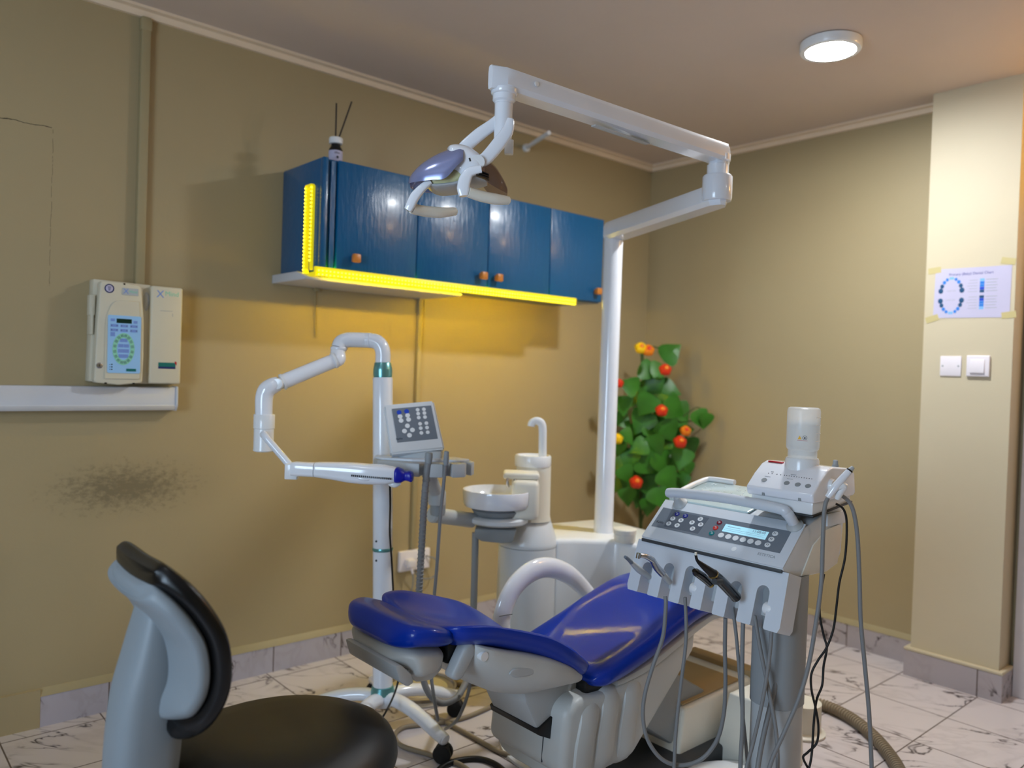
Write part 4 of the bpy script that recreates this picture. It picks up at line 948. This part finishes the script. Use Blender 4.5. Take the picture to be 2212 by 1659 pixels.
kpn = put('keypad', B().prism([(.012, .046), (.452, .046), (.452, .124), (.012, .124)], .0, .0008, 'z', T=Tk), 'keygrey', dc_)
put('key_field', B().prism([(.056, .054), (.182, .054), (.188, .117), (.060, .117)], .0008, .0011, 'z', T=Tk), 'keygrey2', kpn)
put('screen_field', B().prism([(.240, .052), (.418, .052), (.428, .116), (.244, .116)], .0008, .0010, 'z', T=Tk), 'keygrey', kpn)
lcd = put('screen', B().prism([(.252, .079), (.392, .079), (.392, .107), (.252, .107)], .0010, .0016, 'z', T=Tk), 'lcd', kpn)
Tq = Tk @ Matrix.Translation((0, 0, .0018))
put('clock_digits', B().text('11:08:00', .0125, Tq @ Matrix.Translation((.364, .100, 0))).box((.262, .0985, -.0002), (.305, .0998, .0001), T=Tq).box((.256, .0915, -.0002), (.388, .0920, .0001), T=Tq).box((.256, .0855, -.0002), (.388, .0860, .0001), T=Tq), 'faint', lcd)
def pkey(u, v, m_, sym=None, txt=None, r=.0088):
    o = put('key', B().disc((u, v, .0010), r, .0012, 22, r * .92, T=Tk), m_, kpn)
    if sym:
        Ts = Tk @ Matrix.Translation((u, v, .0024))
        put('key_symbol', B().box((-.0056, -.0007, 0), (-.001, .0007, .0003), T=Ts @ Matrix.Translation((0, .001, 0)) @ Matrix.Rotation(-.7, 4, 'Z')).box((-.001, -.0008, 0), (.0055, .0008, .0003), T=Ts @ Matrix.Translation((-.0005, -.0022, 0)) @ Matrix.Rotation(.35, 4, 'Z')).disc((.0012, .003, 0), .0012, .0003, 8, T=Ts), sym, kpn)
    if txt: put('key_symbol', B().text(txt, .0085, Tk @ Matrix.Translation((u, v, .0026))), 'ink', kpn)
for u, v in ((.075, .1085), (.107, .1075)): pkey(u, v, 'bluekey', 'whitekey')
for u, v in ((.070, .0885), (.101, .0880), (.067, .0675), (.099, .0670), (.162, .1065), (.142, .0880), (.174, .0870), (.156, .0665)): pkey(u, v, 'whitekey', 'ink')
pkey(.229, .1070, 'maroon', 'whitekey'); pkey(.227, .0860, 'redkey', 'whitekey'); pkey(.225, .0645, 'tealkey', 'whitekey')
for k in range(6): pkey(.257 + .0241 * k, .0645, 'whitekey', r=.0096)
for k in range(3): pkey(.411 - .002 * k, .106 - .021 * k, 'whitekey', txt='F%d' % (k + 1))
put('maker_mark', B().text('KaVo', .0125, Tk @ Matrix.Translation((.034, .066, .001))), 'ink', kpn)
put('model_lettering', B().text('ESTETICA', .0125, Tp @ Matrix.Translation((.419, .030, .0038))), 'faint', dc_)
put('touch_dot', B().disc((.318, .028, .0036), .0078, .0006, 22, T=Tp), 'whitekey', dc_)
# handle bar
ha = Tp @ V((.061, .151, .0)); hb = Tp @ V((.452, .146, .0)); Wv = Tp.to_3x3() @ V((0, 0, 1)); up_ = (Wv + V((-.15, 0, .35))).normalized()
hb_top = hb + Wv * .030 + V((-.0, .016, .0)); ha_top = ha + Wv * .034 + V((0, .022, 0))
hd = put('handle_bar', B().tube([hb + Wv * .006, hb + Wv * .028 + V((0, .002, .002)), hb + Wv * .044 + V((0, .010, .006)), hb + Wv * .052 + V((0, .034, .010)), (ha + hb) / 2 + Wv * .056 + V((0, 0, .010)), ha + Wv * .050 + V((0, -.03, .005)), ha + Wv * .046 + V((0, .022, .002))], .0152, 20, 8).lathe([(.0152, -.002), (.0135, .006), (.006, .011), (.001, .012)], ha + Wv * .046 + V((0, .022, .002)), (0, 1, 0), 20), 'panel_white', dc_)
for p in (ha, hb): put('handle_mount', B().lathe([(.024, .001), (.0235, .006), (.017, .011), (.0125, .024), (.010, .032)], p, Wv, 28), 'lightgrey', hd)
# tray on top
put('tray', B().prism([(2.055, .951), (2.255, .994), (2.258, 1.000), (2.055, .9575)], 1.27, 1.555, 'y', .002), 'aqua', dc_)
put('tray_rim', B().tube([(2.06, 1.552, .962), (2.16, 1.556, .986), (2.245, 1.553, 1.003), (2.262, 1.53, 1.007), (2.262, 1.45, 1.007)], .009, 12, 6), 'white', dc_)
q = B(); rr = random.Random(3)
for k in range(90): q.disc((rr.uniform(.0, .17), rr.uniform(.02, .26), .0), rr.uniform(.0012, .0028), .0008, 8, T=frame((2.075, 1.275, .9625), (.215, 0, .0455), (0, 1, 0)))
put('tray_dimples', q, 'whitekey', dc_)
# instrument holder: comb with six channels, plate runs down and forward
hu = V((1.892 - 1.938, 0, .692 - .838)).normalized()          # downwards along the plate
Thd = frame((1.940, YL + .018, .836), (0, -1, 0), hu)         # u right, v down, w = u x v
hl = .158; LW = .518
def comb():
    pts = [(0.004, 0), (LW, 0), (LW, hl), (LW - .046, hl + .002)]
    x = LW - .050
    pts = []
    chs = [.062, .140, .216, .292, .370, .452]                  # centres of the channels
    wch = .019
    outline = [(.004, .0), (.0, hl * .9), (.006, hl)]
    for i, c_ in enumerate(chs):
        x0, x1 = c_ - wch, c_ + wch
        dep = (.095, .108, .115, .112, .105, .112)[i]
        outline += [(x0 - .003, hl), (x0, hl - .004)]
        for k in range(9):
            a = PI - PI * k / 8
            outline.append((c_ + wch * math.cos(a), hl - dep + wch - wch * math.sin(a)))
        outline += [(x1, hl - .004), (x1 + .003, hl)]
    outline += [(LW - .006, hl), (LW, hl * .92), (LW - .004, 0)]
    return outline
def fill_prism(b, poly, h0, h1, T):
    q = bmesh.new(); A = [q.verts.new((x, y, h0)) for x, y in poly]; C = [q.verts.new((x, y, h1)) for x, y in poly]; n = len(poly)
    f1 = q.faces.new(A); f2 = q.faces.new(C)
    for i in range(n): q.faces.new((A[i], A[(i + 1) % n], C[(i + 1) % n], C[i]))
    bmesh.ops.recalc_face_normals(q, faces=q.faces[:]); bmesh.ops.triangulate(q, faces=[f for f in q.faces if len(f.verts) > 4]); b._merge(q, T); return b
wsign = 1 if (Thd.to_3x3() @ V((0, 0, 1))).x > 0 else -1       # away from the stool
hh = put('instrument_holder', fill_prism(B(), comb(), 0, wsign * .070, Thd), 'panel_white', dc_)
put('holder_backing', B().box((.006, .0, wsign * .045), (LW - .006, hl * .80, wsign * .085), .006, T=Thd), 'lightgrey', dc_)
put('crease_strip', B().box((1.9335, YR + .002, .832), (1.965, YL - .002, .8415), .001), 'darkgrey', dc_)
q = B()
for c_ in (.216, .452): q.lathe([(.016, -.012), (.018, -.008), (.018, .010), (.015, .014)], Thd @ V((c_ + .019, hl - .055, wsign * .016)), (0, 1, 0), 20)
put('holder_rollers', q, 'whitekey', dc_)
# column and base
put('column_upper', B().loft([[V((2.022 + a, 1.136 + b_, z)) for a, b_ in selip(40, .070, .066, .75)] for z in (.455, .81)]), 'midgrey', dc_)
put('column_lower', B().loft([[V((2.022 + a, 1.136 + b_, z)) for a, b_ in selip(40, .0665, .0625, .75)] for z in (.05, .453)]), 'lightgrey', dc_)
put('column_strip', B().box((.0, -.010, .05), (.008, .010, .80), .002, T=Matrix.Translation(V((2.022, 1.136, 0)) + LR * .0665 + LV * .012)), 'cream', dc_)
put('base', B().lathe([(.001, .03), (.29, .03), (.31, .04), (.30, .062), (.20, .085), (.09, .10), (.001, .102)], (2.13, 1.24, 0), seg=56), 'white', dc_)
for k in range(5):
    a = 2 * PI * k / 5 + .3; b = B().lathe([(.001, -.012), (.026, -.012), (.028, -.008), (.028, .008), (.026, .012), (.001, .012)], (2.13 + .25 * math.cos(a), 1.24 + .25 * math.sin(a), .028), (math.sin(a), -math.cos(a), 0), 20)
    put('caster', b, 'rubber', dc_)

# ------------------------------------------------------------------ scaler unit on the cart
sc = thing('scaler_unit', 'white ultrasonic scaler box with upturned clear bottle on the delivery cart', 'scaler', (2.12, 1.15, .975))
SY0, SY1 = 1.048, 1.252
sprof = [(2.000, 1.006), (1.993, 1.030), (2.034, 1.066), (2.072, 1.092), (2.10, 1.100), (2.20, 1.092), (2.235, 1.076), (2.245, 1.018), (2.235, 1.010)]
put('body', B().prism(sprof, SY0, SY1, 'y', .012, 4), 'white_gloss', sc)
put('foot_frame', B().prism([(2.012, .972), (2.012, 1.014), (2.230, 1.018), (2.230, .990)], SY0 + .008, SY1 - .008, 'y', .004), 'white', sc)
put('seat_gasket', B().prism([(2.008, .966), (2.008, .972), (2.235, .995), (2.235, .989)], SY0 + .004, SY1 - .004, 'y', .001), 'black', sc)
Tsc = frame((1.993, SY1, 1.0305), (0, -1, 0), (.076, 0, .0625))
for u in (.045, .115, .148, .178): put('button', B().disc((u, .030, .0), .0085, .002, 22, .0075, T=Tsc), 'midgrey', sc)
q = B()
for k in range(5): q.disc((.045 + k * .0115 + (.004 if k > 1 else 0), .058, .0004), .0016, .0012, 8, T=Tsc)
for k in range(11): q.disc((.102 + k * .0075, .058, .0004), .0014, .0012, 8, T=Tsc)
put('indicator_dots', q, 'ink', sc)
q = B().box((.040, .044, .0004), (.058, .0452, .0016), T=Tsc).box((.108, .046, .0004), (.126, .0472, .0016), T=Tsc).box((.112, .064, .0004), (.128, .0652, .0016), T=Tsc).box((.05, .065, .0004), (.058, .0662, .0016), T=Tsc)
put('print_marks', q, 'faint', sc)
q = B()
for u in (.055, .165): q.box((u - .004, -.017, .0), (u + .004, -.009, .004), T=frame((2.0, SY1, 1.026), (0, -1, 0), (0, 0, 1)))
put('foot_notches', q, 'midgrey', sc)
put('red_mark', B().box((2.080, 1.190, 1.0955), (2.093, 1.235, 1.0995), .001), 'redprint', sc)
bq = (2.105, 1.142)
put('bottle_socket', B().lathe([(.047, 1.095), (.0465, 1.128), (.044, 1.134), (.040, 1.134)], (*bq, -.018), seg=36), 'white', sc)
bo = put('bottle', B().lathe([(.036, 1.128), (.0400, 1.132), (.0400, 1.156), (.0440, 1.161), (.0455, 1.168), (.0455, 1.268), (.0435, 1.276), (.038, 1.279), (.001, 1.277)], (*bq, -.018), seg=40), 'bottle', sc)
put('water', B().lathe([(.001, 1.14), (.036, 1.142), (.038, 1.158), (.0425, 1.168), (.0425, 1.238), (.001, 1.238)], (*bq, -.018), seg=36), 'bottlewater', bo)
q = B()
for z_ in (1.167, 1.189, 1.212, 1.234):
    P = [V((bq[0] + .0458 * math.cos(a), bq[1] + .0458 * math.sin(a), z_)) for a in [math.radians(-125 + 8 * k + 20) for k in range(8)]]
    q.tube(P, .0009, 6, 0)
put('level_lines', q, 'white', bo)
nd = (V((0, 0, 0)) - LV * .9 - LR * .42).normalized(); sidev = V((0, 0, 1)).cross(nd)
Tb = frame(V((bq[0], bq[1], 1.176)) + nd * .0459, -sidev if (-sidev).dot(LR) > 0 else sidev, (0, 0, 1))
put('warning_triangle', B().prism([(-.0105, -.004), (.0, -.004), (-.0052, .0065)], .0, .0006, 'z', T=Tb), 'yellowprint', bo)
q = B(); ring(q, Tb @ Matrix.Translation((.0085, .001, .0)), .0060, .0060, .0050, .0050, .0004); q.box((.007, -.002, 0), (.010, .003, .0005), T=Tb); put('warning_ring', q, 'ink', bo)
put('warning_line', B().box((-.012, -.0075, 0), (.016, -.0068, .0005), T=Tb), 'redprint', bo)
put('knob', B().lathe([(.010, 0), (.0095, .006), (.0075, .010), (.007, .020), (.005, .022), (.001, .022)], (2.19, 1.085, 1.090), seg=20), 'midgrey', sc)
put('handpiece_cradle', B().lathe([(.001, -.008), (.018, -.008), (.020, .0), (.017, .008), (.001, .010)], ony(1790, 1058, SY0 - .002), (0, -1, 0), 24), 'white', sc)
h0, h1, h2, h3 = at(1788, 1074, 2.055), at(1806, 1050, 2.05), at(1834, 1018, 2.05), at(1843, 1009, 2.05)
hs = thing('scaler_handpiece', 'white scaler handpiece resting at the side of the scaler box', 'handpiece', tuple(h0))
put('body', B().tube([h0, h1, h2], [.0075, .0105, .0085], 18, 4), 'white_gloss', hs)
put('ring', B().lathe([(.0088, 0), (.0088, .003), (.0082, .004)], h2, h2 - h1, 18), 'black', hs)
put('tip', B().tube([h2.lerp(h3, .2), h3], [.0078, .0045], 14, 0), 'lightgrey', hs)
put('clip', B().tube([h1 + V((0, 0, -.004)) + LR * .004, at(1822, 1050, 2.05), at(1814, 1064, 2.055), at(1808, 1078, 2.06)], [.008, .011, .010, .007], 14, 5), 'white', hs)

# instruments in the holder
def hand(label, cat_, parts, name):
    t = thing(name, label, cat_, tuple(parts[0][1][0]))
    for nm, pts, r, m_ in parts: put(nm, B().tube(pts, r, 16, 5), m_, t)
    return t
D1, D2, D3 = 2.36, 2.28, 2.12
hand('grey pointed syringe in the leftmost channel of the cart holder', 'syringe', [('body', [at(1362, 1213, D1 - .02), at(1380, 1230, D1 + .01), at(1402, 1247, D1 + .04)], [.0065, .0105, .0085], 'lightgrey'), ('nozzle', [at(1350, 1203, D1 - .05), at(1356, 1207, D1 - .04), at(1364, 1215, D1 - .02)], [.0045, .0055, .0062], 'keygrey')], 'air_water_syringe')
hand('chrome contra-angle handpiece in the second channel of the cart holder', 'handpiece', [('body', [at(1409, 1209, D2 - .04), at(1418, 1225, D2 - .02), at(1430, 1238, D2)], [.0085, .0105, .0115], 'chrome'), ('neck', [at(1383, 1200, D2 - .07), at(1396, 1202, D2 - .06), at(1410, 1210, D2 - .04)], [.006, .0075, .0085], 'chrome'), ('head', [at(1378, 1206, D2 - .07), at(1380, 1195, D2 - .07)], [.0065, .0065], 'chrome'), ('coupling', [at(1428, 1236, D2 - .003), at(1446, 1258, D2 + .03)], [.0095, .009], 'lightgrey')], 'handpiece')
hand('black curing-light style handpiece with bent tip and gold ring', 'handpiece', [('body', [at(1540, 1240, D3 - .05), at(1560, 1258, D3 - .02), at(1590, 1290, D3 + .02)], [.0135, .0145, .0150], 'blackgloss'), ('cone', [at(1508, 1213, D3 - .08), at(1522, 1225, D3 - .07), at(1541, 1240, D3 - .05)], [.0045, .0085, .0128], 'black'), ('tip', [at(1503, 1199, D3 - .085), at(1505, 1208, D3 - .083), at(1510, 1216, D3 - .08)], [.0035, .0038, .0048], 'black'), ('tip_end', [at(1503, 1193, D3 - .085), at(1503, 1199, D3 - .085)], [.0032, .0036], 'cream'), ('ring', [at(1540, 1239, D3 - .051), at(1541, 1241, D3 - .049)], [.0139, .0139], 'brass'), ('label_plate', [at(1543, 1256, D3 - .060), at(1557, 1256, D3 - .042)], [.0085, .0085], 'darkgrey')], 'black_handpiece')
hand('short black handpiece lying beside the gold-ringed one', 'handpiece', [('body', [at(1503, 1236, D3 - .02), at(1518, 1246, D3), at(1533, 1260, D3 + .02)], [.0105, .0120, .0100], 'blackgloss'), ('nose', [at(1499, 1232, D3 - .025), at(1504, 1237, D3 - .02)], [.006, .0103], 'blackgloss'), ('end_ring', [at(1534, 1261, D3 + .02), at(1537, 1264, D3 + .023)], [.0098, .0085], 'brass')], 'black_handpiece')

# ------------------------------------------------------------------ cart hoses
def cable(pts, r, m_, label, name='instrument_hose', cat_='hose', sm=8, parent=None):
    if parent is not None: return put('cord', B().tube(pts, r, 10, sm), m_, parent)
    return tag(put(name, B().tube(pts, r, 10, sm), m_), label, cat_)
def aa(l, d0, d1):
    n = len(l) - 1; return [at(x, y, d0 + (d1 - d0) * i / n) for i, (x, y) in enumerate(l)]
r1 = .0052
cable(aa([(1437, 1288), (1438, 1310), (1432, 1375), (1410, 1440), (1393, 1500), (1389, 1550), (1400, 1600), (1430, 1640), (1470, 1653), (1515, 1640), (1548, 1600), (1563, 1545), (1567, 1480), (1566, 1400), (1567, 1335)], 2.33, 2.24), r1 * 1.15, 'cable_grey', 'grey hose hanging in a wide U loop below the cart holder')
cable(aa([(1480, 1290), (1482, 1380), (1472, 1470), (1462, 1560), (1457, 1640), (1458, 1700), (1490, 1740)], 2.29, 2.25), r1, 'cable_grey', 'straight grey hose falling through the middle of the U loop')
cable(aa([(1582, 1310), (1590, 1370), (1597, 1450), (1604, 1540), (1614, 1640), (1620, 1720)], 2.22, 2.18), r1 * .95, 'cable_grey', 'thin grey hose just right of the U loop, leaning right')
cable(aa([(1606, 1320), (1604, 1380), (1603, 1460), (1604, 1560), (1600, 1640), (1598, 1720)], 2.20, 2.15), r1 * 1.15, 'cable_grey', 'upright grey hose left of the cart column')
cable(aa([(1630, 1330), (1642, 1400), (1660, 1490), (1675, 1570), (1680, 1640), (1678, 1720)], 2.14, 2.05), r1, 'cable_grey', 'grey hose crossing the column from upper left to lower right')
cable(aa([(1668, 1345), (1662, 1420), (1648, 1510), (1628, 1600), (1612, 1660), (1600, 1720)], 2.10, 2.08), r1 * .95, 'cable_grey', 'grey hose crossing the column from the holder corner to lower left')
cable(aa([(1718, 1275), (1706, 1350), (1685, 1440), (1663, 1530), (1645, 1610), (1634, 1680), (1630, 1720)], 2.21, 2.03), r1 * 1.3, 'cable_grey', 'thick grey hose running down the column face from its upper right')
cable(aa([(1788, 1076), (1781, 1100), (1777, 1180), (1774, 1260), (1762, 1350), (1746, 1440), (1725, 1510), (1695, 1580), (1668, 1640), (1650, 1700)], 2.05, 2.02), r1 * 1.05, 'cable_grey', '', parent=hs)
cable(aa([(1800, 1078), (1815, 1082), (1834, 1105), (1845, 1160), (1850, 1250), (1853, 1350), (1862, 1450), (1871, 1550), (1876, 1650), (1878, 1720)], 2.07, 2.06), r1 * 1.05, 'cable_grey', '', parent=sc)
cable(aa([(1806, 1088), (1822, 1100), (1829, 1130), (1826, 1200), (1813, 1260), (1807, 1310), (1800, 1360), (1785, 1400), (1768, 1425), (1753, 1455), (1753, 1490), (1762, 1530), (1768, 1570), (1764, 1605), (1745, 1625), (1735, 1637), (1748, 1665), (1760, 1700)], 2.16, 2.13), .0032, 'cable_black', 'thin black twisted power cable hanging right of the cart column', 'power_cable', 'cable')
cable(aa([(1780, 1240), (1772, 1290), (1771, 1330), (1780, 1375), (1786, 1400), (1779, 1440), (1776, 1480), (1764, 1512), (1758, 1560), (1755, 1610), (1750, 1650), (1735, 1700)], 2.22, 2.12), .0032, 'cable_black', 'second thin black cable twisted around the first, starting behind the cart', 'power_cable', 'cable')
# floor hoses
fl = lambda l, z: [onz(x, y, z) for x, y in l]
fh = fl([(1690, 1490), (1740, 1512), (1790, 1527), (1840, 1552), (1885, 1588), (1920, 1628), (1945, 1670), (1962, 1730), (1960, 1800)], .024)
t = thing('floor_hose', 'brown corrugated suction hose curving over the floor right of the cart', 'hose', (3.05, 1.40, 0))
put('hose', B().tube(fh, .0192, 16, 10), 'cable_tan', t)
P, _ = spline(fh, [0] * len(fh), 60); b = B(); acc = 0
for i in range(1, len(P)):
    acc += (P[i] - P[i - 1]).length
    if acc > .0125: b.lathe([(.018, -.0038), (.0232, -.0012), (.0232, .0012), (.018, .0038)], P[i], P[i] - P[i - 1], 16); acc = 0
put('corrugation', b, 'cable_tan', t)
tag(put('floor_canister', B().lathe([(.001, 0), (.085, 0), (.088, .01), (.074, .018), (.070, .022), (.070, .12), (.001, .125)], (onz(1725, 1585, 0).x + .02, onz(1725, 1585, 0).y, 0), seg=32), 'cream'), 'round beige foot behind the cart column on the tiled floor', 'foot control')
cable(fl([(1075, 1520), (1010, 1548), (960, 1560), (905, 1566), (870, 1572), (853, 1590), (868, 1611), (915, 1626), (960, 1640), (1000, 1655), (1040, 1690)], .009), .0085, 'cable_tan', 'grey-brown hose looping on the floor under the stand leg', 'floor_cable', 'hose')
cable(fl([(940, 1548), (985, 1572), (1030, 1597), (1075, 1622), (1120, 1636), (1170, 1641), (1215, 1634)], .009), .0085, 'cable_tan', 'grey-brown hose running over the tiles to the white foot plate', 'floor_cable', 'hose')
cable(fl([(930, 1685), (958, 1655), (1000, 1641), (1045, 1641), (1085, 1662), (1105, 1700)], .009), .010, 'cable_black', 'thick black cable arching over the floor at the front', 'floor_cable', 'cable')
cable([at(1020, 1455, 2.75), at(1013, 1490, 2.74), at(1002, 1525, 2.72), at(985, 1558, 2.76), onz(962, 1575, .012)], .006, 'cable_grey', 'thin grey hose dropping to the floor under the backrest', 'instrument_hose')
cable(fl([(1045, 1470), (1000, 1478), (965, 1466), (1010, 1452), (1065, 1485)], .012), .011, 'cable_tan', 'brown hose coiled on the floor behind the lamp stand', 'floor_cable', 'hose')
fp = thing('foot_pedal', 'low white foot pedal with a steel rim behind the lamp stand', 'foot pedal', (2.0, 2.72, 0))
fc_ = onz(905, 1497, 0)
put('base', B().lathe([(.001, 0), (.15, 0), (.155, .008), (.15, .02), (.11, .03), (.001, .032)], (fc_.x, fc_.y, 0), seg=48), 'cream', fp)
put('rim', B().lathe([(.150, .018), (.157, .022), (.155, .034), (.146, .036), (.142, .028)], (fc_.x, fc_.y, 0), seg=48), 'chrome', fp)

sc.location = V(sc.location) + V((.020, .002, .010))
# ------------------------------------------------------------------ dentist's stool
ds = thing('dentist_stool', 'black saddle stool with grey plastic back, in the left foreground', 'stool', (.80, 1.55, 0))
def stool_ring(zs, cx_, cy_, rx, ry, n=56, sq=.78):
    return [V((cx_ + a, cy_ + b_, zs)) for a, b_ in selip(n, rx, ry, sq)]
scx, scy = .79, 1.63
rings = []
for (f, z) in ((.80, .460), (.93, .463), (.985, .475), (1.0, .490), (.99, .507), (.95, .523), (.86, .537), (.72, .546), (.52, .549), (.3, .547), (.1, .546), (.01, .546)):
    r_ = []
    for a, b_ in selip(56, .265 * f, .245 * f, .80):
        front = max(0, a / .265); back_ = max(0, -a / .265)
        z2 = z - .045 * front ** 2 * (f if f > .3 else .3) + .012 * back_ - .020 * (abs(b_) / .245) ** 2 + .018 * (1 - abs(b_) / .245) * front * f
        w_ = 1 - .14 * max(0, -a / .265) - .30 * max(0, a / .265) ** 1.6
        r_.append(V((scx + a, scy + b_ * w_, z2)))
    rings.append(r_)
put('seat', B().loft(rings), 'vinyl_seat', ds)
put('seat_pan', B().loft([stool_ring(z, scx, scy, .225 * f, .20 * f) for f, z in ((.7, .420), (1, .430), (1.02, .467))]), 'cream', ds)
# back: stations up the curved profile (x front, z, half width)
bst = [(.520, .618, .075), (.545, .632, .112), (.568, .665, .150), (.588, .715, .170), (.592, .775, .180), (.580, .840, .182), (.554, .892, .174), (.522, .935, .158), (.490, .965, .132), (.472, .975, .110)]
def back_rings(off, thick, grow, p, wrap, skip=0):
    S = spl(bst[skip:], 5); rings = []
    for i, (x, z, hw) in enumerate(S):
        a, b_ = S[max(i - 1, 0)], S[min(i + 1, len(S) - 1)]
        t = V((b_[0] - a[0], 0, b_[1] - a[1])).normalized(); nrm = V((t.z, 0, -t.x))
        e = min(i, len(S) - 1 - i) / (7.0 if skip else 4.0); f = math.sqrt(max(.06, 1 - (1 - min(1, e)) ** 2))
        r_ = []
        for u, v_ in selip(40, (hw + grow) * (.55 + .45 * f if skip else 1), thick / 2 * f, p):
            r_.append(V((x, 1.615 + u, z)) + nrm * (off + v_ + wrap * (u / hw) ** 2))
        rings.append(r_)
    return rings
put('back_cushion', B().loft(back_rings(-.026, .052, .012, .6, .008)), 'vinyl_blk', ds)
put('back_shell', B().loft(back_rings(-.060, .046, .0, .6, .008, 1)), 'stoolgrey', ds)
SB = [(.478, .40, .055, .056), (.482, .50, .055, .060), (.488, .60, .055, .064), (.492, .70, .055, .058), (.496, .78, .052, .042), (.500, .85, .044, .028), (.496, .90, .03, .014)]
rings = []
for (x, z, hw, hd) in spl(SB, 6): rings.append([V((x + b_, 1.612 + a * 1.25, z)) for a, b_ in selip(28, hw, hd, .6)])
put('back_bracket', B().loft(rings), 'stoolgrey', ds)
put('bracket_foot', B().prism([(.42, .33), (.42, .42), (.49, .42), (.56, .39), (.70, .388), (.70, .35)], 1.565, 1.685, 'y', .01), 'stoolgrey', ds)
put('gas_column', B().lathe([(.028, .09), (.028, .24), (.020, .245), (.020, .385)], (scx, scy, 0), seg=28), 'chrome', ds)
for k in range(5):
    a = 2 * PI * k / 5 + .2; d_ = V((math.cos(a), math.sin(a), 0)); o_ = V((scx, scy, 0))
    lg = put('leg', B().tube([o_ + V((0, 0, .10)), o_ + d_ * .12 + V((0, 0, .09)), o_ + d_ * .25 + V((0, 0, .065))], [.026, .022, .016], 14, 5), 'chrome', ds)
    put('caster', B().lathe([(.001, -.016), (.023, -.016), (.025, -.012), (.025, .012), (.023, .016), (.001, .016)], o_ + d_ * .25 + V((0, 0, .025)), (d_.y, -d_.x, 0), 20), 'rubber', lg)
